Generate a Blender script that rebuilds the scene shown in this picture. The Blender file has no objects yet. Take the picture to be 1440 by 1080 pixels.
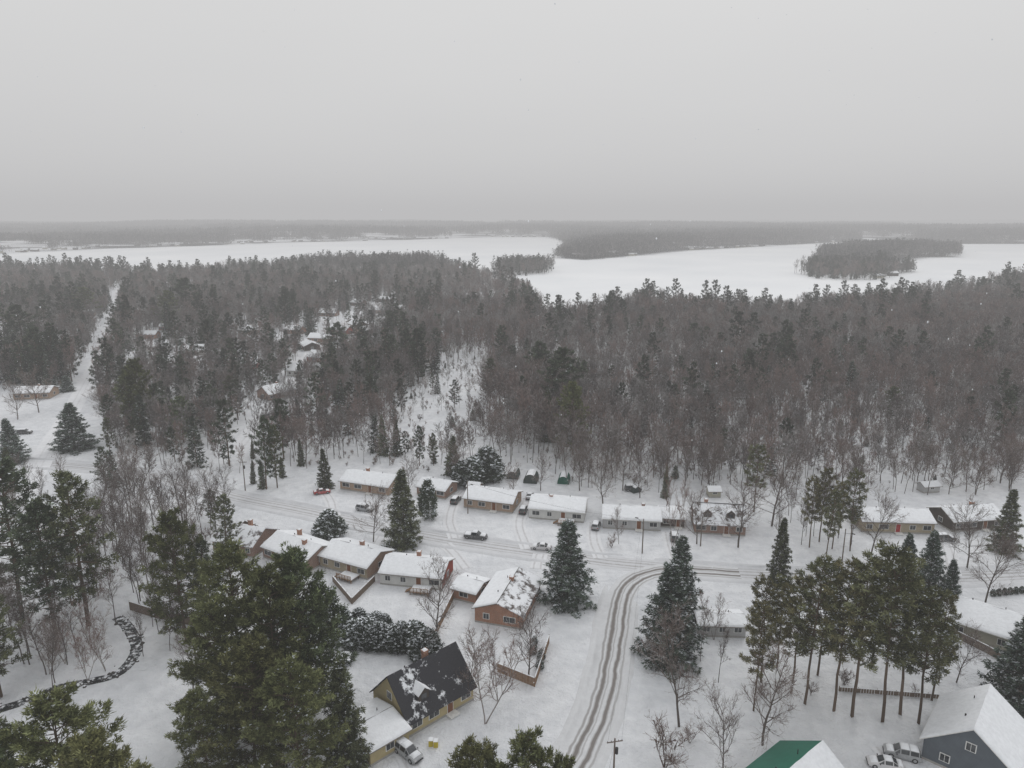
import bpy, math, random
import numpy as np
from mathutils import Vector, Matrix
random.seed(11); rng=np.random.default_rng(11)
scene=bpy.context.scene
H=75.0; F=991.0; P=math.radians(13.2); CP,SP=math.cos(P),math.sin(P)
# ---------- survey helpers: sight line -> world position on the ground plane ----------
def G(u,v,z=0.0):
    dx=(u-720)/F; dy=(540-v)/F
    wz=-SP+dy*CP; t=(z-H)/wz
    return dx*t,(CP+dy*SP)*t
def hgt(y,vt):
    dy=(540-vt)/F
    return H+y*(-SP+dy*CP)/(CP+dy*SP)
def proj(x,y,z=0):
    d=y*CP+(H-z)*SP; up=y*SP-(H-z)*CP
    return 720+F*x/d, 540-F*up/d
def GP(pts,z=0): return [G(a,b,z) for a,b in pts]
def inpoly(x,y,poly):
    x=np.asarray(x,float); y=np.asarray(y,float); r=np.zeros(x.shape,bool); n=len(poly)
    for i in range(n):
        x1,y1=poly[i]; x2,y2=poly[(i+1)%n]
        if y1==y2: continue
        c=((y1>y)!=(y2>y))&(x<(x2-x1)*(y-y1)/(y2-y1)+x1)
        r^=c
    return r
def vnoise(x,y,s,seed=0):
    x=np.asarray(x,float)/s; y=np.asarray(y,float)/s
    xi=np.floor(x).astype(np.int64); yi=np.floor(y).astype(np.int64); fx=x-xi; fy=y-yi
    fx=fx*fx*(3-2*fx); fy=fy*fy*(3-2*fy)
    def h(a,b):
        n=(a*374761393+b*668265263+seed*1274126177)&0x7fffffff
        n=((n^(n>>13))*1274126177)&0x7fffffff
        return ((n^(n>>16))&0xffff)/65535.0
    return (h(xi,yi)*(1-fx)+h(xi+1,yi)*fx)*(1-fy)+(h(xi,yi+1)*(1-fx)+h(xi+1,yi+1)*fx)*fy
# ---------- materials ----------
def newmat(name):
    m=bpy.data.materials.new(name); m.use_nodes=True; nt=m.node_tree
    b=nt.nodes['Principled BSDF']; b.inputs['Roughness'].default_value=.85
    b.inputs['Specular IOR Level'].default_value=.2
    return m,nt,b
def N(nt,t,**k):
    n=nt.nodes.new(t)
    for a,v in k.items(): setattr(n,a,v)
    return n
def ramp(nt,fac,stops):
    r=nt.nodes.new('ShaderNodeValToRGB'); e=r.color_ramp.elements
    while len(e)<len(stops): e.new(.5)
    for i,(p,c) in enumerate(stops):
        e[i].position=p; e[i].color=(*c,1) if not np.isscalar(c) else (c,c,c,1)
    nt.links.new(fac,r.inputs[0]); return r.outputs[0]
def noise(nt,scale,detail=4,rough=.6,vec=None):
    n=N(nt,'ShaderNodeTexNoise'); n.inputs['Scale'].default_value=scale; n.inputs['Detail'].default_value=detail; n.inputs['Roughness'].default_value=rough
    if vec is None:
        tc=N(nt,'ShaderNodeTexCoord'); vec=tc.outputs['Object']
    nt.links.new(vec,n.inputs['Vector']); return n.outputs['Fac']
def mix(nt,f,a,b):
    m=nt.nodes.new('ShaderNodeMix'); m.data_type='RGBA'
    for s,v in ((0,f),(6,a),(7,b)):
        if isinstance(v,(tuple,float,int)):
            m.inputs[s].default_value=v if s==0 else (*v,1)
        else: nt.links.new(v,m.inputs[s])
    return m.outputs[2]
def bump(nt,b,h,strength=.5,dist=.1):
    n=nt.nodes.new('ShaderNodeBump'); n.inputs['Strength'].default_value=strength; n.inputs['Distance'].default_value=dist
    nt.links.new(h,n.inputs['Height']); nt.links.new(n.outputs[0],b.inputs['Normal'])
def flat(name,col,var=.15,scale=2.0,rough=.8):
    m,nt,b=newmat(name)
    c=ramp(nt,noise(nt,scale),[(.3,tuple(x*(1-var) for x in col)),(.7,tuple(min(1,x*(1+var)) for x in col))])
    nt.links.new(c,b.inputs['Base Color']); b.inputs['Roughness'].default_value=rough
    return m
def m_ground():
    m,nt,b=newmat('snow_ground')
    geo=N(nt,'ShaderNodeNewGeometry'); v=geo.outputs['Position']
    big=noise(nt,.03,5,.6,v); mid=noise(nt,.35,6,.65,v); fine=noise(nt,2.2,5,.7,v)
    c1=ramp(nt,big,[(.3,(.72,.738,.765)),(.7,(.83,.842,.86))])
    c2=ramp(nt,mid,[(.3,(.82,.825,.835)),(.62,(1,1,1))])
    mu=nt.nodes.new('ShaderNodeMix'); mu.data_type='RGBA'; mu.blend_type='MULTIPLY'; mu.inputs[0].default_value=1
    nt.links.new(c1,mu.inputs[6]); nt.links.new(c2,mu.inputs[7])
    w=ramp(nt,noise(nt,5.5,3,.8,v),[(.58,0.0),(.68,1.0)]); w2=ramp(nt,noise(nt,.08,3,.6,v),[(.45,0.0),(.62,1.0)])
    mm=nt.nodes.new('ShaderNodeMath'); mm.operation='MULTIPLY'; nt.links.new(w,mm.inputs[0]); nt.links.new(w2,mm.inputs[1])
    m2=nt.nodes.new('ShaderNodeMath'); m2.operation='MULTIPLY'; m2.inputs[1].default_value=.6; nt.links.new(mm.outputs[0],m2.inputs[0])
    col=mix(nt,m2.outputs[0],mu.outputs[2],(.3,.25,.2))
    nt.links.new(col,b.inputs['Base Color']); b.inputs['Roughness'].default_value=.7
    ad=nt.nodes.new('ShaderNodeMath'); ad.operation='MULTIPLY_ADD'; ad.inputs[1].default_value=.2
    nt.links.new(fine,ad.inputs[0]); nt.links.new(mid,ad.inputs[2]); bump(nt,b,ad.outputs[0],.85,1.2)
    return m
def m_snow(name='snow_cover',c=(.83,.85,.875)):
    m,nt,b=newmat(name)
    cc=ramp(nt,noise(nt,1.5,5),[(.3,tuple(x*.88 for x in c)),(.65,c)])
    nt.links.new(cc,b.inputs['Base Color']); b.inputs['Roughness'].default_value=.7
    bump(nt,b,noise(nt,3,4),.4,.15); return m
def m_col(name,snow=False,thr=.45,amt=.8,rv=.5):
    m,nt,b=newmat(name)
    a=N(nt,'ShaderNodeAttribute',attribute_name='col'); oi=N(nt,'ShaderNodeObjectInfo')
    ma=nt.nodes.new('ShaderNodeMath'); ma.operation='MULTIPLY_ADD'; ma.inputs[1].default_value=rv; ma.inputs[2].default_value=1-rv/2
    nt.links.new(oi.outputs['Random'],ma.inputs[0])
    vm=N(nt,'ShaderNodeVectorMath',operation='SCALE'); nt.links.new(a.outputs['Color'],vm.inputs[0]); nt.links.new(ma.outputs[0],vm.inputs['Scale'])
    col=vm.outputs[0]
    if snow:
        g=N(nt,'ShaderNodeNewGeometry'); sx=N(nt,'ShaderNodeSeparateXYZ'); nt.links.new(g.outputs['Normal'],sx.inputs[0])
        f=ramp(nt,sx.outputs['Z'],[(thr,0.0),(thr+.3,amt)])
        col=mix(nt,f,col,(.7,.72,.74))
    d=nt.nodes.new('ShaderNodeBsdfDiffuse'); nt.links.new(col,d.inputs['Color']); out=[n for n in nt.nodes if n.type=='OUTPUT_MATERIAL'][0]
    nt.links.new(d.outputs[0],out.inputs['Surface']); nt.nodes.remove(b)
    return m
def m_brick(name,c1,c2,mortar=(.45,.43,.4)):
    m,nt,b=newmat(name)
    tc=N(nt,'ShaderNodeTexCoord')
    sx=N(nt,'ShaderNodeSeparateXYZ'); nt.links.new(tc.outputs['Object'],sx.inputs[0])
    ad=nt.nodes.new('ShaderNodeMath'); nt.links.new(sx.outputs[0],ad.inputs[0]); nt.links.new(sx.outputs[1],ad.inputs[1])
    cx=N(nt,'ShaderNodeCombineXYZ'); nt.links.new(ad.outputs[0],cx.inputs[0]); nt.links.new(sx.outputs[2],cx.inputs[1])
    br=N(nt,'ShaderNodeTexBrick'); br.inputs['Scale'].default_value=1; br.inputs['Brick Width'].default_value=.3; br.inputs['Row Height'].default_value=.1; br.inputs['Mortar Size'].default_value=.012
    br.inputs['Color1'].default_value=(*c1,1); br.inputs['Color2'].default_value=(*c2,1); br.inputs['Mortar'].default_value=(*mortar,1)
    nt.links.new(cx.outputs[0],br.inputs['Vector'])
    mu=nt.nodes.new('ShaderNodeMix'); mu.data_type='RGBA'; mu.blend_type='MULTIPLY'; mu.inputs[0].default_value=1
    nt.links.new(br.outputs['Color'],mu.inputs[6]); nt.links.new(ramp(nt,noise(nt,.8),[(.3,.75),(.7,1.0)]),mu.inputs[7])
    nt.links.new(mu.outputs[2],b.inputs['Base Color']); return m
def m_siding(name,c):
    m,nt,b=newmat(name)
    w=N(nt,'ShaderNodeTexWave'); w.bands_direction='Z'; w.wave_profile='SAW'; w.inputs['Scale'].default_value=1.6
    tc=N(nt,'ShaderNodeTexCoord'); nt.links.new(tc.outputs['Object'],w.inputs['Vector'])
    cc=ramp(nt,w.outputs['Fac'],[(0,tuple(x*.6 for x in c)),(.25,c)])
    mu=nt.nodes.new('ShaderNodeMix'); mu.data_type='RGBA'; mu.blend_type='MULTIPLY'; mu.inputs[0].default_value=1
    nt.links.new(cc,mu.inputs[6]); nt.links.new(ramp(nt,noise(nt,.7),[(.3,.82),(.7,1.0)]),mu.inputs[7])
    nt.links.new(mu.outputs[2],b.inputs['Base Color']); return m
def m_patchroof(name,c,lo,hi,sc=.5):
    m,nt,b=newmat(name)
    n=noise(nt,sc,6,.7); f=ramp(nt,n,[(lo,0.0),(hi,1.0)])
    sh=ramp(nt,noise(nt,9,3,.8),[(.3,tuple(x*.6 for x in c)),(.7,tuple(x*1.5 for x in c))])
    nt.links.new(mix(nt,f,sh,(.8,.82,.85)),b.inputs['Base Color']); bump(nt,b,f,.6,.12); return m
M=dict(
 snow=m_snow(), ground=m_ground(),
 leaf=m_col('conifer_needles'), bark=m_col('snow_dusted_bark',True,.55,.5,.4), fleaf=m_col('forest_needles',rv=.6),
 fbark=m_col('forest_bark',True,.55,.36,.6),
 tan=m_brick('tan_brick',(.42,.27,.17),(.36,.22,.14)), brown=m_brick('brown_brick',(.3,.15,.1),(.24,.12,.08)),
 orange=m_brick('orange_brick',(.42,.16,.07),(.34,.13,.06)), yellow=m_brick('yellow_brick',(.42,.35,.22),(.38,.3,.19)),
 white=m_siding('white_siding',(.68,.68,.66)), ltgrey=m_siding('light_grey_siding',(.5,.5,.5)), blue=m_siding('slate_blue_siding',(.13,.15,.17)),
 cream=m_siding('cream_siding',(.5,.42,.24)), beige=m_siding('beige_siding',(.45,.43,.35)), dark=m_siding('dark_siding',(.09,.075,.065)),
 red=m_siding('red_siding',(.3,.06,.04)),
 fascia=flat('fascia',(.22,.2,.18)), wfascia=flat('white_fascia',(.65,.65,.63)), shingle=m_patchroof('dark_shingles_snow',(.04,.04,.045),.57,.63,.45),
 shingle2=m_patchroof('grey_shingles_snow',(.1,.085,.08),.4,.5,.5),
 green=flat('green_metal',(.02,.15,.1),.1,1,.4), frame=flat('window_frame',(.7,.7,.68)), conc=flat('concrete',(.35,.34,.32)),
 wood=flat('weathered_wood',(.17,.13,.1),.3,4), cedarw=flat('cedar_fence_wood',(.24,.15,.09),.3,3), dkmetal=flat('dark_metal',(.05,.05,.05)),
 tarp=flat('dark_tarp',(.05,.065,.06)), gtarp=flat('green_tarp',(.02,.1,.07)), door=flat('wood_door',(.2,.09,.05)), reddoor=flat('red_door',(.35,.02,.02)),
 tyre=flat('tyre_rubber',(.02,.02,.02)), pole=flat('wood_pole',(.16,.13,.11),.3,3), yel=flat('yellow_plastic',(.5,.4,.05)),
)
def glassm():
    m,nt,b=newmat('window_glass'); c=ramp(nt,noise(nt,.6,2),[(.4,(.02,.024,.028)),(.6,(.08,.085,.09))])
    nt.links.new(c,b.inputs['Base Color']); b.inputs['Roughness'].default_value=.12; b.inputs['Specular IOR Level'].default_value=.6; return m
M['glass']=glassm()
def paint(name,c):
    m,nt,b=newmat(name); cc=ramp(nt,noise(nt,2,4),[(.4,c),(.75,tuple(x*.6+.2 for x in c))]); nt.links.new(cc,b.inputs['Base Color']); b.inputs['Roughness'].default_value=.35; b.inputs['Specular IOR Level'].default_value=.5; return m
M['p_white']=paint('white_car_paint',(.6,.6,.61)); M['p_dark']=paint('charcoal_car_paint',(.05,.052,.056)); M['p_red']=paint('red_car_paint',(.35,.02,.02)); M['p_silver']=paint('silver_car_paint',(.3,.31,.32)); M['p_black']=paint('black_car_paint',(.02,.02,.022))
def lampm(n,c):
    m,nt,b=newmat(n); b.inputs['Base Color'].default_value=(*c,1); b.inputs['Roughness'].default_value=.2; return m
M['lamp']=lampm('headlamp_lens',(.6,.6,.6)); M['tail']=lampm('tail_lamp_lens',(.3,.01,.01))
# ---------- mesh helpers ----------
def link(o,parent=None):
    scene.collection.objects.link(o)
    if parent: o.parent=parent
    return o
class Part:
    def __init__(s): s.v=[]; s.f=[]; s.m=[]
    def quad(s,pts,mi=0):
        n=len(s.v); s.v+=[tuple(p) for p in pts]; s.f.append(tuple(range(n,n+len(pts)))); s.m.append(mi)
    def box(s,c,d,mi=0,rz=0.0):
        n=len(s.v); cx,cy,cz=c; a,b,h=d[0]/2,d[1]/2,d[2]/2; co,si=math.cos(rz),math.sin(rz)
        for z in (-h,h):
            for x,y in ((-a,-b),(a,-b),(a,b),(-a,b)):
                s.v.append((cx+x*co-y*si,cy+x*si+y*co,cz+z))
        for f in ((3,2,1,0),(4,5,6,7),(0,1,5,4),(1,2,6,5),(2,3,7,6),(3,0,4,7)): s.f.append(tuple(n+i for i in f)); s.m.append(mi)
    def slab(s,p,t,mi=0):
        n=len(s.v); s.v+=[tuple(q) for q in p]+[(q[0],q[1],q[2]+t) for q in p]; k=len(p)
        s.f.append(tuple(n+i for i in reversed(range(k)))); s.f.append(tuple(n+k+i for i in range(k))); s.m+=[mi,mi]
        for i in range(k):
            j=(i+1)%k; s.f.append((n+i,n+j,n+k+j,n+k+i)); s.m.append(mi)
    def cyl(s,a,b,r0,r1,k=10,mi=0):
        a=Vector(a); b=Vector(b); d=(b-a).normalized(); x=d.orthogonal().normalized(); y=d.cross(x); n=len(s.v)
        for p,r in ((a,r0),(b,r1)):
            for i in range(k):
                t=2*math.pi*i/k; s.v.append(tuple(p+x*math.cos(t)*r+y*math.sin(t)*r))
        for i in range(k):
            j=(i+1)%k; s.f.append((n+i,n+j,n+k+j,n+k+i)); s.m.append(mi)
        s.f.append(tuple(n+i for i in reversed(range(k)))); s.f.append(tuple(n+k+i for i in range(k))); s.m+=[mi,mi]
    def snow(s,p00,p10,p11,p01,t=.22,nx=14,ny=7,edge=(1,1,1,1),mi=0):
        p00,p10,p11,p01=map(Vector,(p00,p10,p11,p01)); n=len(s.v); LX=(p10-p00).length; LY=(p01-p00).length; R=.45; o=random.random()*99
        def fall(d): 
            d=max(0,min(1,d/R)); return math.sqrt(1-(1-d)**2)
        def pr(k,L):
            e=[0,.12,.3,.6]; inn=np.linspace(.6,L-.6,k) if L>2.4 else np.linspace(.3,L-.3,4)
            return sorted(set([round(q,3) for q in (e[:3] if L<=2.4 else e)+list(inn)+[L-q for q in (e[:3] if L<=2.4 else e)]]))
        xs=pr(nx,LX); ys=pr(ny,LY)
        for y in ys:
            for x in xs:
                a=x/LX; b=y/LY; p=(p00*(1-a)+p10*a)*(1-b)+(p01*(1-a)+p11*a)*b
                h=t
                if edge[0]: h*=fall(x)
                if edge[1]: h*=fall(LX-x)
                if edge[2]: h*=fall(y)
                if edge[3]: h*=fall(LY-y)
                h*= .7+.6*float(vnoise(p.x+o,p.y+o,1.1,3)); s.v.append((p.x,p.y,p.z+h))
        w=len(xs)
        for j in range(len(ys)-1):
            for i in range(w-1):
                s.f.append((n+j*w+i,n+j*w+i+1,n+(j+1)*w+i+1,n+(j+1)*w+i)); s.m.append(mi)
    def obj(s,name,mats,parent=None,smooth=False):
        me=bpy.data.meshes.new(name); me.from_pydata(s.v,[],s.f)
        if not isinstance(mats,(list,tuple)): mats=[mats]
        for m in mats: me.materials.append(m)
        me.polygons.foreach_set('material_index',s.m)
        if smooth: me.polygons.foreach_set('use_smooth',[True]*len(s.f))
        me.update(); return link(bpy.data.objects.new(name,me),parent)
TR=np.random.default_rng(5)
def tubes(S,k=3,ribbon_=False):
    a=S[:,0:3]; b=S[:,3:6]; r0=S[:,6:7]; r1=S[:,7:8]
    d=b-a; d/=np.linalg.norm(d,axis=1,keepdims=True)+1e-9
    if ribbon_:
        x=np.cross(d,TR.normal(0,1,d.shape)); x/=np.linalg.norm(x,axis=1,keepdims=True)+1e-9; n=len(S)
        V=np.stack([a-x*r0*1.25,a+x*r0*1.25,b+x*r1*1.25,b-x*r1*1.25],1); return V.reshape(-1,3),np.arange(n*4).reshape(-1,4)
    ref=np.where(np.abs(d[:,2:3])>.9,np.array([[1.,0,0]]),np.array([[0,0,1.]]))
    x=np.cross(d,ref); x/=np.linalg.norm(x,axis=1,keepdims=True); y=np.cross(x,d); n=len(S)
    V=np.zeros((n,2*k,3))
    for i in range(k):
        t=2*math.pi*i/k+math.pi/2; o=x*math.cos(t)+y*math.sin(t); V[:,i]=a+o*r0; V[:,k+i]=b+o*r1
    base=(np.arange(n)*2*k)[:,None]; Q=[]
    for i in range(k):
        j=(i+1)%k; Q.append(base+np.array([[i,k+i,k+j,j]]))
    return V.reshape(-1,3),np.stack(Q,1).reshape(-1,4)
def tree_mesh(name,segs,segcol,tri_v=None,tri_c=None,mats=None,ksides=3,thr=.047):
    S=np.array(segs,float); C=np.asarray(segcol,float); thin=S[:,6]<thr
    V,Q=tubes(S[~thin],ksides); Cc=np.repeat(C[~thin],ksides,axis=0)
    if thin.any():
        V2,Q2=tubes(S[thin],1,True); Q=np.vstack([Q,Q2+len(V)]); V=np.vstack([V,V2]); Cc=np.vstack([Cc,C[thin]])
    C=Cc; faces=Q.tolist(); mi=[0]*len(faces)
    if tri_v is not None:
        nb=len(V); nt_=len(tri_v)//3; V=np.vstack([V,tri_v]); faces+= (np.arange(nt_*3).reshape(-1,3)+nb).tolist(); mi+=[1]*nt_; C=np.vstack([C,tri_c])
    me=bpy.data.meshes.new(name); me.from_pydata(V.tolist(),[],faces)
    for m in mats: me.materials.append(m)
    me.polygons.foreach_set('material_index',mi)
    at=me.attributes.new('col','FLOAT_COLOR','FACE'); at.data.foreach_set('color',np.hstack([C,np.ones((len(C),1))]).ravel())
    me.update(); return me
def nrm(v): return v/(np.linalg.norm(v)+1e-9)
def bare_mesh(name,seed,h=16.,cs=.35,spread=.5,n1=14,n2=6,n3=5,n4=0,tw=.022,col=(.13,.11,.1),tcol=(.15,.115,.105),near=False,multi=1,tr=.2,steep=0.):
    R=np.random.default_rng(seed); segs=[]; cols=[]
    col=np.array(col); tcol=np.array(tcol)
    def axis(p,d,L,r0,r1,n,wob,up,c):
        pts=[p]; ds=[]
        for i in range(n):
            d=nrm(d+R.normal(0,wob,3)+np.array([0,0,up])); q=p+d*L/n
            ra=r0+(r1-r0)*i/n; rb=r0+(r1-r0)*(i+1)/n
            segs.append([*p,*q,ra,rb]); cols.append(c*R.uniform(.85,1.15)); p=q; pts.append(p); ds.append(d)
        return pts,ds
    def at(pts,ds,s):
        k=min(len(ds)-1,int(s*len(ds))); f=s*len(ds)-k; return pts[k]+(pts[k+1]-pts[k])*f, ds[k]
    def side(d,ang):
        o=nrm(np.cross(d,R.normal(0,1,3))); return nrm(d*math.cos(ang)+o*math.sin(ang))
    for mt in range(multi):
        lean=R.normal(0,.04 if multi==1 else .22,3); lean[2]=0
        tp,td=axis(np.array([0,0,-.2]),nrm(np.array([0,0,1.])+lean),h*(.80 if multi==1 else R.uniform(.7,.9)),tr/(1 if multi==1 else 1.6),.04,8,.06,.04,col)
        for a in range(n1//multi):
            s=cs+(1-cs)*((a+R.random())/(n1//multi))*.97; p,d=at(tp,td,s); q_=(s-cs)/(1-cs)
            L=h*spread*(.55+.45*math.sin(math.pi*min(1,.25+.5*q_)))*R.uniform(.6,1.15)
            az=a*2.4+R.uniform(-.5,.5); el=R.uniform(.4,.85)+steep+.3*q_
            dd=nrm(np.array([math.cos(az)*math.cos(el),math.sin(az)*math.cos(el),math.sin(el)]))
            r=tr*.42*(1-s*.5)
            p1,d1=axis(p,dd,L,r,.025,4,.14,.1,col)
            for b in range(n2):
                s2=.2+.8*(b+R.random())/n2; q,e=at(p1,d1,min(s2,.99))
                L2=L*.5*R.uniform(.5,1.1)*(1.15-s2*.5)
                p2,d2=axis(q,side(e,R.uniform(.4,.9)),L2,.04 if not near else .032,tw*.9,3 if near else 2,.15,.1,(col+tcol)/2)
                for c in range(n3):
                    s3=.15+.85*(c+R.random())/n3; q3,e3=at(p2,d2,min(s3,.99)); L3=max(.6,L2*.6)*R.uniform(.5,1.2)
                    p3,d3=axis(q3,side(e3,R.uniform(.35,.9)),L3,tw,tw*.5,2 if near else 1,.15,.08,tcol)
                    for k in range(n4):
                        q4,e4=at(p3,d3,R.uniform(.1,.99)); axis(q4,side(e4,R.uniform(.3,.8)),L3*R.uniform(.4,.8),tw*.75,tw*.4,1,.1,.05,tcol)
    return tree_mesh(name,segs,np.array(cols),mats=[M['bark' if near else 'fbark']])
def needles(cent,dirs,ln,wd,R,cols,nn,spreadv=.9,up=.15):
    n=len(cent); c=np.repeat(cent,nn,0); d=np.repeat(dirs,nn,0)+R.normal(0,spreadv,(n*nn,3)); d[:,2]+=up
    d/=np.linalg.norm(d,axis=1,keepdims=True)+1e-9
    s=np.cross(d,R.normal(0,1,(n*nn,3))); s/=np.linalg.norm(s,axis=1,keepdims=True)+1e-9
    L=ln*R.uniform(.6,1.25,(n*nn,1)); W=wd*R.uniform(.7,1.3,(n*nn,1)); c=c+R.normal(0,ln*.25,c.shape)
    V=np.stack([c-s*W+d*L*.25,c+s*W+d*L*.25,c+d*L],1); V[:,0]-=d*L*.3*(R.random((n*nn,1))); 
    C=np.repeat(cols,nn,0)*R.uniform(.75,1.25,(n*nn,1))
    return V.reshape(-1,3),C
def conifer_mesh(name,seed,kind='pine',h=20.,rad=4.,cs=.25,nb=90,nc=14,nn=12,ln=.5,wd=.06,col=(.045,.055,.03),snow=.04,leafmat='leaf',tr=.28,ragged=.3):
    R=np.random.default_rng(seed); segs=[]; sc=[]; cent=[]; dr=[]; cc=[]; col=np.array(col); bc=np.array((.12,.09,.07)); snowc=[]; 
    lean=R.normal(0,.012,2); pts=[np.array([0,0,-.3])]
    for i in range(1,9):
        z=h*i/8; pts.append(np.array([lean[0]*z+R.normal(0,.06),lean[1]*z+R.normal(0,.06),z]))
        segs.append([*pts[i-1],*pts[i],tr*(1-(i-1)/8)+.03,tr*(1-i/8)+.03]); sc.append(bc*R.uniform(.8,1.2))
    lob=R.uniform(.6,1.2,8)
    for i in range(nb):
        t=cs+(1-cs)*((i+R.random())/nb)**(.95 if kind=='pine' else 1.15)
        s=(t-cs)/(1-cs); az=i*2.399+R.uniform(-.4,.4)
        if kind=='pine':
            pf=min(1,.6+s*1.6)*(1-s**2.2)**.7+.12; pf*=R.uniform(1-ragged*1.6,1.15)*(.75+.25*lob[int((az%6.28)/6.29*8)])
            el=-.12+.75*s+R.uniform(-.12,.12); curve=.12
        elif kind=='red':
            pf=math.sqrt(max(0,1-(2*s-.85)**2*.8))*.9+.1; pf*=R.uniform(.5,1.2); el=.1+.6*s; curve=.08
        else:
            pf=(1-s)**.85+.04; pf*=R.uniform(1-ragged,1.1); el=-.30+.7*s; curve=.10
        L=rad*pf; d=np.array([math.cos(az)*math.cos(el),math.sin(az)*math.cos(el),math.sin(el)])
        k=min(7,int(t*8)); p=pts[k]+(pts[k+1]-pts[k])*(t*8-k)
        e=p+d*L; e[2]+=curve*L
        mid=p+d*L*.55; segs.append([*p,*mid,.05+.02*L*.5,.035]); segs.append([*mid,*e,.035,.015]); sc+= [bc,bc*1.1]
        n=max(3,int(nc*(.35+L/rad))); ss=R.uniform(.18 if kind=='spruce' else .38,1.03,n)**.8
        lat=np.cross(d,[0,0,1.]); lat=nrm(lat); off=R.normal(0,1,n)*L*(.27 if kind!='spruce' else .22)*(1.15-ss)+R.normal(0,.12,n)
        c=p+d*L*ss[:,None]+lat*off[:,None]; c[:,2]+=curve*L*ss**2+R.normal(0,.10 if kind!='pine' else .16,n)-(np.abs(off)*.25 if kind=='spruce' else 0)
        cent.append(c); dd=np.tile(d,(n,1))*.8+lat*np.sign(off)[:,None]*.5
        if kind=='spruce': dd[:,2]-=.25
        dr.append(dd); shade=R.uniform(.6,1.55,(n,1))*(.38+.74*ss[:,None])*R.uniform(.75,1.25)  # random clump tone; inner clumps darker, crown shade put into the colour
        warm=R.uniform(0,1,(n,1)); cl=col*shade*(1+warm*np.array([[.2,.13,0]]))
        cc.append(cl); msk=R.random(n)<snow
        snowc.append(c[msk]+np.array([0,0,ln*.22]))
    cent=np.vstack(cent); dr=np.vstack(dr); cc=np.vstack(cc)
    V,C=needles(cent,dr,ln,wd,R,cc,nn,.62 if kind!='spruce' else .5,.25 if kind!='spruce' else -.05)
    sn=np.vstack(snowc)
    if len(sn):
        m=len(sn)*4; c=np.repeat(sn,4,0)+R.normal(0,ln*.35,(m,3))*np.array([1,1,.35]); a=R.uniform(0,6.28,m); q=[]
        for kk in range(3):
            an=a+kk*2.09; rr=ln*R.uniform(.2,.45,m); q.append(c+np.stack([np.cos(an)*rr,np.sin(an)*rr,R.normal(0,.08*ln,m)-.12*rr],1))
        V=np.vstack([V,np.stack(q,1).reshape(-1,3)]); C=np.vstack([C,np.tile([[.62,.65,.68]],(m,1))*R.uniform(.7,1.1,(m,1))])
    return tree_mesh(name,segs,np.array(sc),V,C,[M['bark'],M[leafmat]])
def cedar_mesh(name,seed,h=5.,rad=1.3,n=700,col=(.04,.055,.035),snow=.2,topround=.5,nn=9):
    R=np.random.default_rng(seed); t=R.random(n)**.85; az=R.uniform(0,6.28,n); pf=np.minimum(1,(1-t)/topround)**.55*np.minimum(1,.75+t*1.5)
    r=rad*pf*R.uniform(.55,1.05,n)*(1+.15*np.sin(az*3+seed)*1); c=np.stack([np.cos(az)*r,np.sin(az)*r,t*h*.97+.1],1)
    d=np.stack([np.cos(az)*.5,np.sin(az)*.5,np.ones(n)*.5],1); cc=np.array(col)*R.uniform(.5,1.5,(n,1))
    V,C=needles(c,d,.38,.07,R,cc,nn,.5,.2)
    ms=(R.random(n)<snow*(.4+1.2*t)) ; sn=c[ms]*np.array([1.03,1.03,1.02]); m=len(sn)*5
    if m:
        c2=np.repeat(sn,5,0)+R.normal(0,.14,(m,3)); a=R.uniform(0,6.28,m); q=[]
        for kk in range(3):
            an=a+kk*2.09; rr=R.uniform(.12,.26,m); q.append(c2+np.stack([np.cos(an)*rr,np.sin(an)*rr,R.normal(0,.05,m)],1))
        V=np.vstack([V,np.stack(q,1).reshape(-1,3)]); C=np.vstack([C,np.tile([[.66,.69,.72]],(m,1))])
    return tree_mesh(name,[[0,0,-.2,0,0,h*.8,.1,.03]],[(.1,.08,.06)],V,C,[M['bark'],M['leaf']])
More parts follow.
